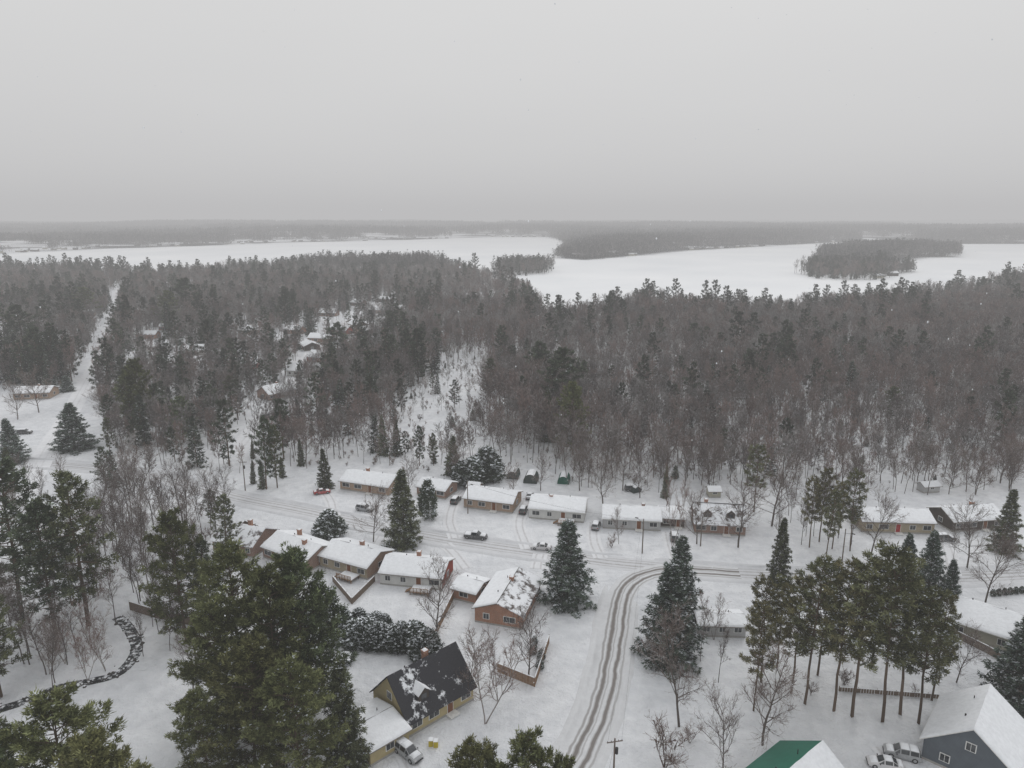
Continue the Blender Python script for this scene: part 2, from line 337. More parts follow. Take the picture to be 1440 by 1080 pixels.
# ---------- instancing ----------
def scatter(name,x,y,rz,sc,ix,protos,z=None):
    n=len(x); me=bpy.data.meshes.new(name); V=np.stack([x,y,np.zeros(n) if z is None else z],1); me.vertices.add(n); me.vertices.foreach_set('co',V.ravel())
    for nm,ty,ar in (('rz','FLOAT',rz),('sc','FLOAT',sc),('ix','INT',ix)):
        a=me.attributes.new(nm,ty,'POINT'); a.data.foreach_set('value',np.asarray(ar))
    o=link(bpy.data.objects.new(name,me))
    co=bpy.data.collections.new(name+'_kinds')
    for i,pm in enumerate(protos): co.objects.link(bpy.data.objects.new('%s_kind_%02d'%(name,i),pm))
    ng=bpy.data.node_groups.new(name+'_scatter','GeometryNodeTree')
    ng.interface.new_socket('Geometry',in_out='INPUT',socket_type='NodeSocketGeometry'); ng.interface.new_socket('Geometry',in_out='OUTPUT',socket_type='NodeSocketGeometry')
    gi=ng.nodes.new('NodeGroupInput'); go=ng.nodes.new('NodeGroupOutput'); ip=ng.nodes.new('GeometryNodeInstanceOnPoints'); ci=ng.nodes.new('GeometryNodeCollectionInfo')
    ci.inputs['Collection'].default_value=co; ci.inputs['Separate Children'].default_value=True; ci.inputs['Reset Children'].default_value=True
    ip.inputs['Pick Instance'].default_value=True
    def na(nm,ty):
        a=ng.nodes.new('GeometryNodeInputNamedAttribute'); a.data_type=ty; a.inputs['Name'].default_value=nm
        return [s for s in a.outputs if s.enabled and s.name=='Attribute'][0]
    cx=ng.nodes.new('ShaderNodeCombineXYZ'); L=ng.links.new
    L(na('rz','FLOAT'),cx.inputs[2]); L(cx.outputs[0],ip.inputs['Rotation']); L(na('sc','FLOAT'),ip.inputs['Scale']); L(na('ix','INT'),ip.inputs['Instance Index'])
    L(gi.outputs[0],ip.inputs['Points']); L(ci.outputs[0],ip.inputs['Instance']); L(ip.outputs[0],go.inputs[0])
    md=o.modifiers.new('scatter','NODES'); md.node_group=ng
    print(name,n)
    return o
# ---------- ground, lake ----------
g=Part(); g.quad([(-26000,-800,0),(26000,-800,0),(26000,26000,0),(-26000,26000,0)]); g.obj('ground',M['ground'])
near_sh=[(-700,374),(-200,373),(0,370),(100,370),(200,374),(300,371),(420,367),(560,361),(640,367),(690,379),(735,386),(752,402),(765,424),(790,430),(850,421),(905,407),(960,413),(1060,418),(1150,411),(1240,405),(1300,400),(1400,386),(1440,378),(1800,362)]
far_sh=[(1800,344),(1440,343),(1330,343),(1240,337),(1212,334),(1212,339),(1100,345),(960,353),(880,361),(820,366),(785,363),(792,354),(800,346),(790,338),(770,333.5),(680,333.5),(560,338),(400,341),(280,346),(150,350),(0,357),(-200,362),(-700,371)]
lake=GP(near_sh,15)+GP(far_sh,0)
isl=[GP(p) for p in ([(1130,387),(1150,393),(1200,395),(1245,393),(1262,386),(1240,376),(1150,374)],[(1150,374),(1240,374),(1300,362),(1345,362),(1345,352),(1250,350),(1160,358)],[(700,385),(735,389),(770,382),(765,375),(720,373)],[(1268,384),(1282,384),(1282,380.5),(1268,380.5)])]
lk=Part(); lk.quad([(x,y,.06) for x,y in lake]); 
ml,nt,b=newmat('lake_snow'); geo=N(nt,'ShaderNodeNewGeometry'); cc=ramp(nt,noise(nt,.006,6,.6,geo.outputs['Position']),[(.35,(.8,.82,.84)),(.65,(.9,.91,.92))]); nt.links.new(cc,b.inputs['Base Color'])
lk.obj('frozen_lake',ml)
# ---------- roads ----------
def smooth(pts,step=2.0):
    P_=[Vector((a,b,0)) for a,b in pts]; P_=[2*P_[0]-P_[1]]+P_+[2*P_[-1]-P_[-2]]; out=[]
    for i in range(1,len(P_)-2):
        a,b,c,d=P_[i-1:i+3]; n=max(2,int((c-b).length/step))
        for k in range(n):
            t=k/n; out.append(.5*((2*b)+(-a+c)*t+(2*a-5*b+4*c-d)*t*t+(-a+3*b-3*c+d)*t**3))
    out.append(P_[-2]); return out
def m_road(name,tracks,base=(.69,.70,.72),dark=(.25,.23,.22),wear=.5,amt=.8,wobble=.5):
    m,nt,b=newmat(name); uv=N(nt,'ShaderNodeUVMap'); sx=N(nt,'ShaderNodeSeparateXYZ'); nt.links.new(uv.outputs[0],sx.inputs[0])
    geo=N(nt,'ShaderNodeNewGeometry'); pos=geo.outputs['Position']
    wob=noise(nt,.12,3,.6,pos); wa=nt.nodes.new('ShaderNodeMath'); wa.operation='MULTIPLY_ADD'; wa.inputs[1].default_value=wobble; nt.links.new(wob,wa.inputs[0]); 
    sub=nt.nodes.new('ShaderNodeMath'); sub.operation='SUBTRACT'; sub.inputs[1].default_value=wobble/2; nt.links.new(sx.outputs[0],sub.inputs[0]); nt.links.new(sub.outputs[0],wa.inputs[2])
    acc=None
    for (t,w,s) in tracks:
        d=nt.nodes.new('ShaderNodeMath'); d.operation='SUBTRACT'; d.inputs[1].default_value=t; nt.links.new(wa.outputs[0],d.inputs[0])
        ab=nt.nodes.new('ShaderNodeMath'); ab.operation='ABSOLUTE'; nt.links.new(d.outputs[0],ab.inputs[0])
        mr=N(nt,'ShaderNodeMapRange'); mr.inputs['From Min'].default_value=w; mr.inputs['From Max'].default_value=w*.35; mr.inputs['To Max'].default_value=s; nt.links.new(ab.outputs[0],mr.inputs[0])
        if acc is None: acc=mr.outputs[0]
        else:
            mx=nt.nodes.new('ShaderNodeMath'); mx.operation='MAXIMUM'; nt.links.new(acc,mx.inputs[0]); nt.links.new(mr.outputs[0],mx.inputs[1]); acc=mx.outputs[0]
    nz=ramp(nt,noise(nt,.9,5,.75,pos),[(wear-.2,0.15),(wear+.1,1.0)])
    mm=nt.nodes.new('ShaderNodeMath'); mm.operation='MULTIPLY'; nt.links.new(acc,mm.inputs[0]); nt.links.new(nz,mm.inputs[1])
    am=nt.nodes.new('ShaderNodeMath'); am.operation='MULTIPLY'; am.inputs[1].default_value=amt; nt.links.new(mm.outputs[0],am.inputs[0])
    bs=ramp(nt,noise(nt,.5,5,.7,pos),[(.3,tuple(x*.86 for x in base)),(.7,base)])
    nt.links.new(mix(nt,am.outputs[0],bs,dark),b.inputs['Base Color']); bump(nt,b,noise(nt,1.6,5,.7,pos),.6,.25); return m
def ribbon(name,pts,w,mat,z=.012,bank=.4,skip=(),step=2.0,world=False):
    P_=smooth(pts if world else GP(pts),step); V=[];Fc=[];UV=[]
    offs=[-w/2-1.6,-w/2-.9,-w/2-.35,-w/2,-w/4,0,w/4,w/2,w/2+.35,w/2+.9,w/2+1.6] if bank>0 else [-w/2,-w/4,0,w/4,w/2]
    hs=[-.05,.8,1,0,0,0,0,0,1,.8,-.05] if bank>0 else [0]*5
    L=0
    for i,p in enumerate(P_):
        d=(P_[min(i+1,len(P_)-1)]-P_[max(i-1,0)]).normalized(); nr=Vector((-d.y,d.x,0))
        if i: L+=(p-P_[i-1]).length
        for o,h in zip(offs,hs):
            q=p-nr*o
            k=1.0
            for (sx_,sy_,sr) in skip:
                if (q.x-sx_)**2+(q.y-sy_)**2<sr*sr: k=0
            hh=0 if h==0 else (bank*h*(.35+1.1*float(vnoise(q.x,q.y,1.7,5))) if k and h>0 else -.05)
            jit=(float(vnoise(q.x,q.y,2.3,9))-.5)*.5 if abs(o)>w/2+.1 else 0
            V.append((q.x-nr.x*jit,q.y-nr.y*jit,z+hh)); UV.append((o,L))
    k=len(offs)
    for i in range(len(P_)-1):
        for j in range(k-1): Fc.append((i*k+j+1,i*k+j,(i+1)*k+j,(i+1)*k+j+1))
    me=bpy.data.meshes.new(name); me.from_pydata(V,[],Fc); me.materials.append(mat); ul=me.uv_layers.new(name='UVMap')
    idx=np.zeros(len(me.loops),dtype=np.int32); me.loops.foreach_get('vertex_index',idx); ul.data.foreach_set('uv',np.array(UV)[idx].ravel())
    me.polygons.foreach_set('use_smooth',[True]*len(Fc)); me.update(); return link(bpy.data.objects.new(name,me))
MR_main=m_road('packed_snow_road',[(-1.9,.35,.6),(-.8,.4,.9),(.7,.4,1),(1.8,.3,.6)],base=(.64,.65,.67),wear=.45,amt=.62)
MR_side=m_road('tracked_snow_road',[(-2.3,.25,.5),(-1.3,.5,1),(-.2,.2,.45),(.55,.55,1),(1.5,.28,.65)],base=(.66,.67,.685),wear=.24,amt=.92,dark=(.17,.152,.14),wobble=1.4)
MR_far=m_road('far_snow_road',[(-1,.4,.5),(1,.4,.5)],amt=.35,base=(.8,.81,.83))
jx,jy=G(893,806)
main_px=[(-150,640),(100,655),(230,672),(330,699),(420,717),(520,738),(620,757),(740,775),(860,791),(960,800),(1060,807),(1200,812),(1340,812),(1500,806),(1800,800)]
ribbon('main_road',main_px,6.2,MR_main,.010,.3,skip=[(jx,jy,9)])
side_px=[(1040,806),(960,801),(925,803),(898,811),(878,828),(868,858),(862,900),(855,945),(844,990),(827,1035),(806,1075),(770,1140),(720,1230)]
ribbon('side_road',side_px,5.2,MR_side,.026,.3,skip=[(jx+9,jy+3,19)])
far1=[(30,700),(62,640),(90,595),(118,545),(140,500),(152,465),(162,430),(168,405)]
far2=[(330,640),(372,585),(405,545),(432,505),(452,475),(500,447),(545,425)]
ribbon('distant_road',far1,7,MR_far,.014,0); ribbon('distant_street',far2,7,MR_far,.014,0)
MD=m_road('driveway_snow',[(-.8,.3,.9),(.8,.3,.9)],amt=.45,base=(.74,.75,.77))
for a in ([(640,757),(632,730),(640,706),(655,690)],[(742,772),(730,740),(735,718),(742,700)],[(470,726),(465,705),(455,690)],[(560,745),(540,728),(515,720)],[(845,785),(835,760),(835,735)],[(955,795),(945,770),(940,748)],[(1340,808),(1335,780),(1325,755)],[(760,779),(757,790),(755,800)],[(625,765),(640,780),(655,800)],[(590,1100),(575,1065),(560,1040)],[(1300,1120),(1262,1078),(1240,1050)],[(540,750),(530,765),(520,780)]):
    ribbon('driveway',a,3.4,MD,.034,0)
# ---------- houses ----------
def house(name,u,v,W,D,hw,rot,wall,ridge='x',rh=1.7,roof='snow',ov=.55,wins=3,door='door',chim=(),fascia='fascia',roof2=None,side_wall=None,deck=False,dormer=None,gwin=1,t=.26):
    X,Y=G(u,v); r=math.radians(rot); s,c=math.sin(r),math.cos(r)
    e=bpy.data.objects.new(name,None); e.location=(X-s*D/2,Y+c*D/2,0); e.rotation_euler=(0,0,r); link(e)
    A,B=(W,D) if ridge=='x' else (D,W)
    def Tm(a,b_,z): return (a,b_,z) if ridge=='x' else (-b_,a,z)
    w=Part(); prof=[(-B/2,-.3),(B/2,-.3),(B/2,hw),(0,hw+rh),(-B/2,hw)]
    f0=[Tm(-A/2,b_,z) for b_,z in prof]; f1=[Tm(A/2,b_,z) for b_,z in prof]
    w.quad(f0[::-1],1); w.quad(f1,1)
    for i in (0,1,4):
        j=(i+1)%5; w.quad([f0[i],f1[i],f1[j],f0[j]])
    w.obj('walls',[M[wall],M[side_wall or wall]],e)
    fd=Part(); fd.box((0,0,.1),(W+.06,D+.06,.5)); fd.obj('foundation',M['conc'],e)
    k=rh/(B/2); ez=hw-k*ov+.03; rz=hw+rh+.03; a0=-A/2-ov*.7; a1=A/2+ov*.7
    rf=Part(); sn=Part()
    for sg,mi in ((-1,0),(1,1)):
        q=[Tm(a0,sg*(B/2+ov),ez),Tm(a1,sg*(B/2+ov),ez),Tm(a1,0,rz),Tm(a0,0,rz)]
        rf.slab(q if sg<0 else q[::-1],.16,mi)
    names=[M[fascia] if roof=='snow' else M[roof], M[fascia] if (roof2 or roof)=='snow' else M[roof2 or roof]]
    rf.obj('roof',names,e)
    for sg,rr in ((-1,roof),(1,roof2 or roof)):
        if rr!='snow': continue
        z0=ez+.165; z1=rz+.165
        q=[Tm(a0+.03,sg*(B/2+ov-.03),z0),Tm(a1-.03,sg*(B/2+ov-.03),z0),Tm(a1-.03,0,z1),Tm(a0+.03,0,z1)]
        if sg>0: q=[q[1],q[0],q[3],q[2]]
        sn.snow(*q,t=t,nx=max(4,int(A)),ny=5,edge=(1,1,1,0))
    if sn.v: sn.obj('roof_snow',M['snow'],e,True)
    fr=Part(); gl=Part(); dr=Part()
    def win(fx,fy,nx_,ny_,z,ww,hh):
        if nx_: 
            fr.box((fx+nx_*.03,fy,z),(.1,ww+.2,hh+.2)); gl.box((fx+nx_*.05,fy-ww/4-.01,z),(.1,ww/2-.05,hh)); gl.box((fx+nx_*.05,fy+ww/4+.01,z),(.1,ww/2-.05,hh))
        else:
            fr.box((fx,fy+ny_*.03,z),(ww+.2,.1,hh+.2)); gl.box((fx-ww/4-.01,fy+ny_*.05,z),(ww/2-.05,.1,hh)); gl.box((fx+ww/4+.01,fy+ny_*.05,z),(ww/2-.05,.1,hh))
    rows=[1.65] if hw<4 else [1.5,4.1]
    for ri,z in enumerate(rows):
        n=wins+(1 if door and ri==0 else 0); dpos=n//2
        for side_ in (-1,1):
            for i in range(n):
                x=-W/2+W*(i+.5)/n
                if door and ri==0 and i==dpos and side_==-1:
                    dr.box((x,side_*(D/2+.03),1.35),(1.0,.08,2.1)); fr.box((x,side_*(D/2+.01),1.37),(1.2,.08,2.25)); fr.box((x,-(D/2+.7),.25),(1.8,1.3,.25))
                else: win(x,side_*D/2,0,side_,z,random.choice([1.3,1.8,1.1,2.2]) if W/n>2.6 else 1.0,1.05)
        for side_ in (-1,1):
            for i in range(gwin):
                win(side_*W/2,-D/2+D*(i+.5)/gwin,side_,0,z,1.3,1.05)
    if rh>3:
        if ridge=='x':
            for sd in (-1,1): win(sd*W/2,0,sd,0,hw+rh*.35,1.1,1.1)
        else: win(0,-D/2,0,-1,hw+rh*.35,1.1,1.1)
    fr.obj('window_frames',M['frame'],e); gl.obj('window_glass',M['glass'],e)
    if dr.v: dr.obj('door',M[door],e)
    for (cx_,cy_,ch) in chim:
        cpt=Part(); zt=hw+rh+ch; cpt.box((cx_,cy_,(hw+zt)/2),(.8,.8,zt-hw)); cpt.box((cx_,cy_,zt+.06),(.95,.95,.12)); cpt.obj('chimney',M['orange' if wall!='ltgrey' else 'brown'],e)
        sp=Part(); sp.snow((cx_-.4,cy_-.4,zt+.125),(cx_+.4,cy_-.4,zt+.125),(cx_+.4,cy_+.4,zt+.125),(cx_-.4,cy_+.4,zt+.125),t=.22); sp.obj('chimney_snow',M['snow'],e,True)
    vp=Part(); k2=A*.2; vp.cyl(Tm(k2,B*.12,rz-k*B*.12),Tm(k2,B*.12,rz-k*B*.12+.85),.07,.07,8); vp.cyl(Tm(-k2,B*.14,rz-k*B*.14),Tm(-k2,B*.14,rz-k*B*.14+.7),.11,.11,8); vp.obj('roof_vents',M['dkmetal'],e)
    if deck:
        dk=Part(); dw=4; dk.box((W*.2,-D/2-1.6,.75),(dw,3,.12))
        for i in range(6): dk.box((W*.2-dw/2+.1+i*(dw-.2)/5,-D/2-3.05,1.0),(.1,.1,1.3))
        for i in range(28): dk.box((W*.2-dw/2+.1+i*(dw-.2)/27,-D/2-3.05,1.2),(.04,.04,.8))
        dk.box((W*.2,-D/2-3.05,1.65),(dw,.12,.06))
        for i in range(4): dk.box((W*.2-dw/2-.25-.3*i,-D/2-1.6,.6-.17*i),(.3,1.2,.06))
        for sx_ in (-1,1):
            for sy_ in (-.4,-2.9): dk.box((W*.2+sx_*(dw/2-.1),-D/2+sy_,.33),(.14,.14,.7))
        dk.obj('deck',M['cedarw'],e)
        s2=Part(); s2.snow((W*.2-dw/2,-D/2-3,.82),(W*.2+dw/2,-D/2-3,.82),(W*.2+dw/2,-D/2-.1,.82),(W*.2-dw/2,-D/2-.1,.82),t=.2); s2.obj('deck_snow',M['snow'],e,True)
    if dormer:
        for da in dormer:
            dp=Part(); ds=Part(); b0=-B/2+1.0; zf=hw+k*(B/2+b0)-.2; hh=1.7; wd_=1.9; b1=b0+2.6; pk=zf+hh+.8
            P0=[(da-wd_/2,b0,zf),(da+wd_/2,b0,zf),(da+wd_/2,b0,zf+hh),(da,b0,pk),(da-wd_/2,b0,zf+hh)]
            dp.quad([Tm(*p) for p in P0]); dp.quad([Tm(da-wd_/2,b0,zf),Tm(da-wd_/2,b0,zf+hh),Tm(da-wd_/2,b1,zf+hh),Tm(da-wd_/2,b1,zf)]); dp.quad([Tm(da+wd_/2,b0,zf),Tm(da+wd_/2,b1,zf),Tm(da+wd_/2,b1,zf+hh),Tm(da+wd_/2,b0,zf+hh)])
            dp.obj('dormer_walls',M['dark'],e)
            gp=Part(); cpos=Tm(da,b0-.03,zf+.95); gp.box(cpos,(1.0,.06,.9) if ridge=='x' else (.06,1.0,.9)); gp.obj('dormer_window',M['glass'],e)
            for sg in (-1,1):
                q=[Tm(da+sg*(wd_/2+.25),b0-.3,zf+hh-.2),Tm(da+sg*(wd_/2+.25),b1+.5,zf+hh-.2),Tm(da,b1+.9,pk+.03),Tm(da,b0-.3,pk+.03)]
                ds.slab(q,.14)
            ds.obj('dormer_roof',M['snow'],e)
    return e
house('brown_brick_bungalow',512,693,15.5,8.5,2.7,-20,'tan',chim=[(-2,1.5,.7)],rh=1.6)
house('garage',606,699,9,7,2.5,-24,'brown',wins=2,rh=1.3)
house('tan_brick_bungalow',686,718,13.5,8.5,2.8,-17,'tan',door='door',wins=3,rh=1.5,fascia='fascia')
house('white_bungalow',782,732,14,9,2.9,-12,'white',chim=[(-2,0,.5)],rh=1.5,fascia='wfascia',deck=True)
house('light_grey_bungalow',888,745,14,8,2.8,-7,'ltgrey',chim=[(3,1,.6)],rh=1.5,fascia='wfascia')
house('dark_gabled_house',1012,752,12,8,3.0,-8,'brown',rh=3.2,chim=[(-3,1,.8)],side_wall='brown',dormer=[-3,2.5],roof='shingle2',roof2='snow')
house('carport_garage',945,742,6,7,2.5,-8,'dark',rh=1.2,wins=1)
house('yellow_brick_bungalow',1262,750,17,8,3.0,-4,'yellow',rh=1.5,door='reddoor',wins=4,fascia='fascia')
house('dark_sided_house',1375,746,14,8.5,2.8,8,'dark',rh=1.8,chim=[(2,1,.6)])
house('tan_sided_bungalow',483,806,13,9,2.8,-27,'yellow',rh=1.6,chim=[(1,1,.9)],deck=True,side_wall='tan')
house('white_sided_bungalow',578,826,13.5,8.5,2.8,-11,'white',rh=1.6,chim=[(0,1.5,.9)],deck=True,side_wall='red')
house('orange_brick_house',700,880,9.2,14,3.0,-17,'orange',ridge='y',rh=1.7,roof='shingle2',roof2='snow',chim=[(0,2,.8)],door=None,wins=2,gwin=3)
house('brick_garage',652,846,5.5,6,2.4,-25,'orange',ridge='x',rh=.8,wins=1,door=None)
house('cape_cod_house',622,1010,12.5,9.5,2.9,43,'cream',rh=5.0,roof='shingle',roof2='shingle',dormer=[-2.6],chim=[(1,.8,.7)],side_wall='cream',wins=3,gwin=2,door='door')
house('attached_garage',549,1062,6.5,8.5,2.6,43,'cream',ridge='x',rh=.9,wins=1,door=None)
house('slate_blue_house',1358,1094,11,12,3.4,-42,'blue',ridge='y',rh=4.4,wins=2,gwin=2,fascia='wfascia',door=None)
house('green_metal_roof_house',1078,1168,11,12,3.0,-52,'cream',ridge='y',rh=3.6,roof2='green',roof='snow',wins=2,fascia='wfascia',door=None)
house('beige_house',1376,905,13,10,3.0,-42,'beige',rh=2.2,wins=2,fascia='wfascia',door=None)
house('tan_brick_bungalow',400,795,14,9,2.8,-32,'brown',rh=1.7,chim=[(-2,2,1.0),(3,-1,.9)])
house('brown_house',328,780,11,9,3.0,-18,'brown',rh=2.3,roof='shingle2',chim=[(1,1,1)])
house('grey_workshop',1015,896,8.5,5,2.4,-3,'ltgrey',rh=.6,wins=3,door=None)
hk=['dark','brown','red','tan','white','orange']; dist_h=[]
for i,(u,v,r) in enumerate([(425,492,-50),(448,482,-30),(474,470,-45),(495,462,-40),(512,450,-50),(530,441,-30),(470,495,-40),(398,560,60),(345,520,30),(45,562,8),(222,494,0),(205,477,10),(15,408,0),(8,425,20),(445,510,-40),(520,470,30),(545,455,10),(-60,600,0),(-90,560,20),(350,470,0),(235,465,10),(560,440,20),(270,500,0),(410,470,0),(540,425,0),(500,430,0),(30,395,0),(300,440,0),(420,530,-30),(120,445,0),(200,445,0),(460,445,0)]):
    e=house('snowy_house',u,v,random.uniform(11,15),9,2.9,r+random.uniform(-25,25),hk[i%6],rh=random.uniform(1.6,2.8),chim=[(1,1,.8)] if i%2 else (),t=.3); dist_h.append((e.location.x,e.location.y))
# ---------- fences ----------
def fence(name,pts,h=1.6,mat='cedarw',sp=.17):
    p=Part(); Q=GP(pts)
    for (x0,y0),(x1,y1) in zip(Q[:-1],Q[1:]):
        L=math.hypot(x1-x0,y1-y0); a=math.atan2(y1-y0,x1-x0); n=int(L/sp)
        for i in range(n):
            t=(i+.5)/n; p.box((x0+(x1-x0)*t,y0+(y1-y0)*t,h/2+random.uniform(-.03,.03)),(sp*.86,.03,h),0,a)
        m=max(1,int(L/2.4))
        for i in range(m+1):
            t=i/m; p.box((x0+(x1-x0)*t,y0+(y1-y0)*t+.06,h/2+.05),(.12,.12,h+.1),0,a)
        p.box(((x0+x1)/2,(y0+y1)/2,h+.03),(L,.16,.07),1,a)
    return p.obj(name,[M[mat],M['snow']])
fence('wooden_fence',[(183,858),(215,868),(270,880),(300,888)],1.9,'wood')
fence('wooden_fence',[(640,838),(622,875),(608,905)],1.7)
fence('wooden_fence',[(700,945),(752,966),(772,905)],1.7)
fence('wooden_fence',[(468,818),(495,850),(527,818)],1.4,'wood')
fence('wooden_fence',[(1340,895),(1390,920),(1440,950)],1.5,'wood')
fence('wooden_fence',[(1180,972),(1260,978),(1350,985)],.8,'wood',.4)
fence('wooden_fence',[(330,752),(345,740),(372,750)],1.5,'wood')
fence('wooden_fence',[(1045,895),(985,893),(975,870)],1.4,'wood')
# ---------- creek ----------
mc,nt,b=newmat('creek_water'); geo=N(nt,'ShaderNodeNewGeometry'); f=ramp(nt,noise(nt,.9,5,.7,geo.outputs['Position']),[(.5,0.0),(.6,1.0)]); nt.links.new(mix(nt,f,(.015,.017,.018),(.75,.77,.8)),b.inputs['Base Color']); b.inputs['Roughness'].default_value=.3
cr=[(165,868),(178,880),(190,900),(192,915),(180,935),(160,950),(120,960),(80,968),(40,985),(-40,1010)]
ribbon('creek',cr,2.0,mc,.03,0,step=1)
rk=Part(); rs=Part()
for p in smooth(GP(cr),.7):
    for k in range(2):
        x=p.x+random.gauss(0,.9); y=p.y+random.gauss(0,.8); r=random.uniform(.08,.4)
        if random.random()<.3: continue
        kk=random.choice([4,5,6,7]); rk.cyl((x,y,-.05),(x+random.uniform(-.1,.1),y,r*.7),r*random.uniform(.9,1.5),r*.5,kk); 
        if random.random()<.5: rs.cyl((x,y,r*.7),(x+.03,y,r*.7+.14),r*.6,r*.25,7)
rk.obj('creek_rocks',flat('wet_rock',(.07,.065,.06)),None); rs.obj('creek_rock_snow',M['snow'])
# ---------- cars ----------
CT={'sedan':[(-2.3,.45,.72,.75,.78,.62),(-2.15,.3,.95,.98,.86,.7),(-1.5,.25,.98,1.06,.9,.66),(-.85,.22,.95,1.42,.9,.6),(.25,.22,.93,1.45,.9,.62),(1.05,.22,.92,.98,.9,.7),(2.0,.25,.78,.8,.86,.7),(2.3,.4,.62,.64,.74,.6)],
 'suv':[(-2.35,.45,.95,1.0,.85,.7),(-2.28,.35,1.05,1.12,.92,.74),(-2.0,.3,1.08,1.7,.95,.7),(-.8,.28,1.06,1.76,.95,.72),(.4,.28,1.05,1.72,.95,.7),(1.15,.28,1.04,1.1,.95,.76),(2.1,.3,.95,.98,.92,.74),(2.38,.45,.75,.78,.82,.66)],
 'pickup':[(-2.75,.5,1.05,1.07,.95,.9),(-2.7,.4,1.1,1.12,.97,.92),(-1.0,.35,1.1,1.12,.97,.92),(-.85,.35,1.1,1.75,.97,.72),(.5,.35,1.1,1.76,.97,.72),(1.2,.35,1.08,1.15,.97,.8),(2.5,.38,1.0,1.03,.94,.76),(2.75,.5,.8,.83,.85,.68)]}
def car(name,u,v,rot,kind,pm,snow=.5):
    X,Y=G(u,v); e=bpy.data.objects.new(name,None); e.location=(X,Y,.03); e.rotation_euler=(0,0,math.radians(rot)); link(e)
    S=CT[kind]; b=Part(); gl=Part(); sn=Part(); rings=[]
    for (x,zb,zl,zr,w,wr) in S: rings.append([(x,-w*.96,zb),(x,-w,(zb+zl)/2),(x,-w*.97,zl),(x,-wr,zr),(x,wr,zr),(x,w*.97,zl),(x,w,(zb+zl)/2),(x,w*.96,zb)])
    for i in range(len(S)-1):
        A,B=rings[i],rings[i+1]; ca=S[i][3]-S[i][2]>.3; cb=S[i+1][3]-S[i+1][2]>.3
        for j in range(8):
            k=(j+1)%8; q=[A[j],B[j],B[k],A[k]]
            if j in (2,4) and (ca or cb):
                b.quad(q)
                c=sum((Vector(t) for t in q),Vector())/4; o=Vector((0,-.015 if j==2 else .015,.004)); gl.quad([c+(Vector(t)-c)*.86+o for t in q]); continue
            if j==3 and ca!=cb:
                b.quad(q); c=sum((Vector(t) for t in q),Vector())/4; gl.quad([c+(Vector(t)-c)*.9+Vector((0,0,.02)) for t in q]); continue
            b.quad(q)
            if j==3 and snow>0 and (ca and cb or (not ca and not cb and S[i+1][0]-S[i][0]>.4)):
                c=sum((Vector(t) for t in q),Vector())/4; Q=[c+(Vector(t)-c)*.94+Vector((0,0,.01)) for t in q]; sn.snow(Q[0],Q[1],Q[2],Q[3],t=.14*snow+.05)
    b.quad(rings[0]); b.quad(rings[-1][::-1]); b.obj('body',M[pm],e,False); gl.obj('windows',M['glass'],e)
    if sn.v: sn.obj('snow_on_top',M['snow'],e,True)
    wh=Part(); hb=Part(); r=.34 if kind=='sedan' else .39; wx=(S[0][0]+.85,S[-1][0]-.85)
    for x in wx:
        for sg in (-1,1):
            y=sg*(S[3][4]-.1); wh.cyl((x,y-.11,r),(x,y+.11,r),r,r,16); yy=y+sg*.115; hb.cyl((x,yy-.01,r),(x,yy+.01,r),r*.6,r*.55,10)
    wh.obj('wheels',M['tyre'],e); hb.obj('wheel_hubs',M['p_silver'],e)
    lp=Part(); tl=Part(); fx=S[-1][0]-.1; z=S[-1][2]-.03
    for sg in (-1,1): lp.box((fx,sg*.6,z),(.25,.32,.14)); tl.box((S[0][0]+.02,sg*.68,S[0][2]-.08),(.1,.22,.18))
    lp.obj('headlamps',M['lamp'],e); tl.obj('tail_lamps',M['tail'],e)
    bp=Part(); bp.box((S[-1][0],0,.42),(.12,1.5,.2)); bp.box((S[0][0],0,.45),(.12,1.5,.2))
    for sg in (-1,1): bp.box((.85,sg*(S[4][4]+.1),1.0),(.12,.18,.13))
    bp.obj('bumpers_and_mirrors',M['dkmetal'],e); return e
car('pickup_truck',669,757,-12,'pickup','p_dark',1.2); car('parked_car',761,772,170,'sedan','p_white',.8)
car('red_car',453,694,20,'sedan','p_red',.2); car('parked_car',641,706,75,'suv','p_dark',1); car('parked_car',736,720,80,'suv','p_black',1); car('parked_car',745,700,80,'sedan','p_silver',1)
car('snow_covered_car',574,1062,-42,'suv','p_silver',1.6); car('snow_covered_car',1244,1078,165,'sedan','p_white',1.6); car('snow_covered_car',1268,1064,160,'suv','p_silver',1.5)
car('parked_car',1328,760,0,'suv','p_dark',1); car('parked_car',838,742,75,'suv','p_silver',1); car('parked_car',948,758,80,'suv','p_black',.8)
for u,v,r in ((400,547,30),(375,588,20),(386,586,20),(35,610,10),(513,718,-20),(890,690,0)): car('parked_car',u,v,r,'suv',random.choice(['p_dark','p_silver','p_black']),1)
# ---------- garden things ----------
def shelter(u,v,rot,mat,w=3.4,l=5,h=2.4):
    X,Y=G(u,v); p=Part(); n=10
    for i in range(n):
        a0=math.pi*i/n; a1=math.pi*(i+1)/n; q=[(math.cos(a)*w/2,y,math.sin(a)**.8*h) for a,y in ((a0,-l/2),(a1,-l/2),(a1,l/2),(a0,l/2))]; p.quad(q,1 if 3<=i<=6 else 0)
    for y in (-l/2,l/2): p.quad([(math.cos(math.pi*i/n)*w/2,y+(.15 if y<0 else -.15),max(0,math.sin(math.pi*i/n))**.8*h) for i in range(n+1)],0)
    o=p.obj('garden_shelter',[M[mat],M['snow']]); o.location=(X,Y,0); o.rotation_euler=(0,0,math.radians(rot))
shelter(722,670,-10,'tarp'); shelter(747,676,-10,'tarp',4,5,2.8); shelter(793,677,-10,'gtarp'); shelter(890,690,30,'tarp',2.5,4,1.8)
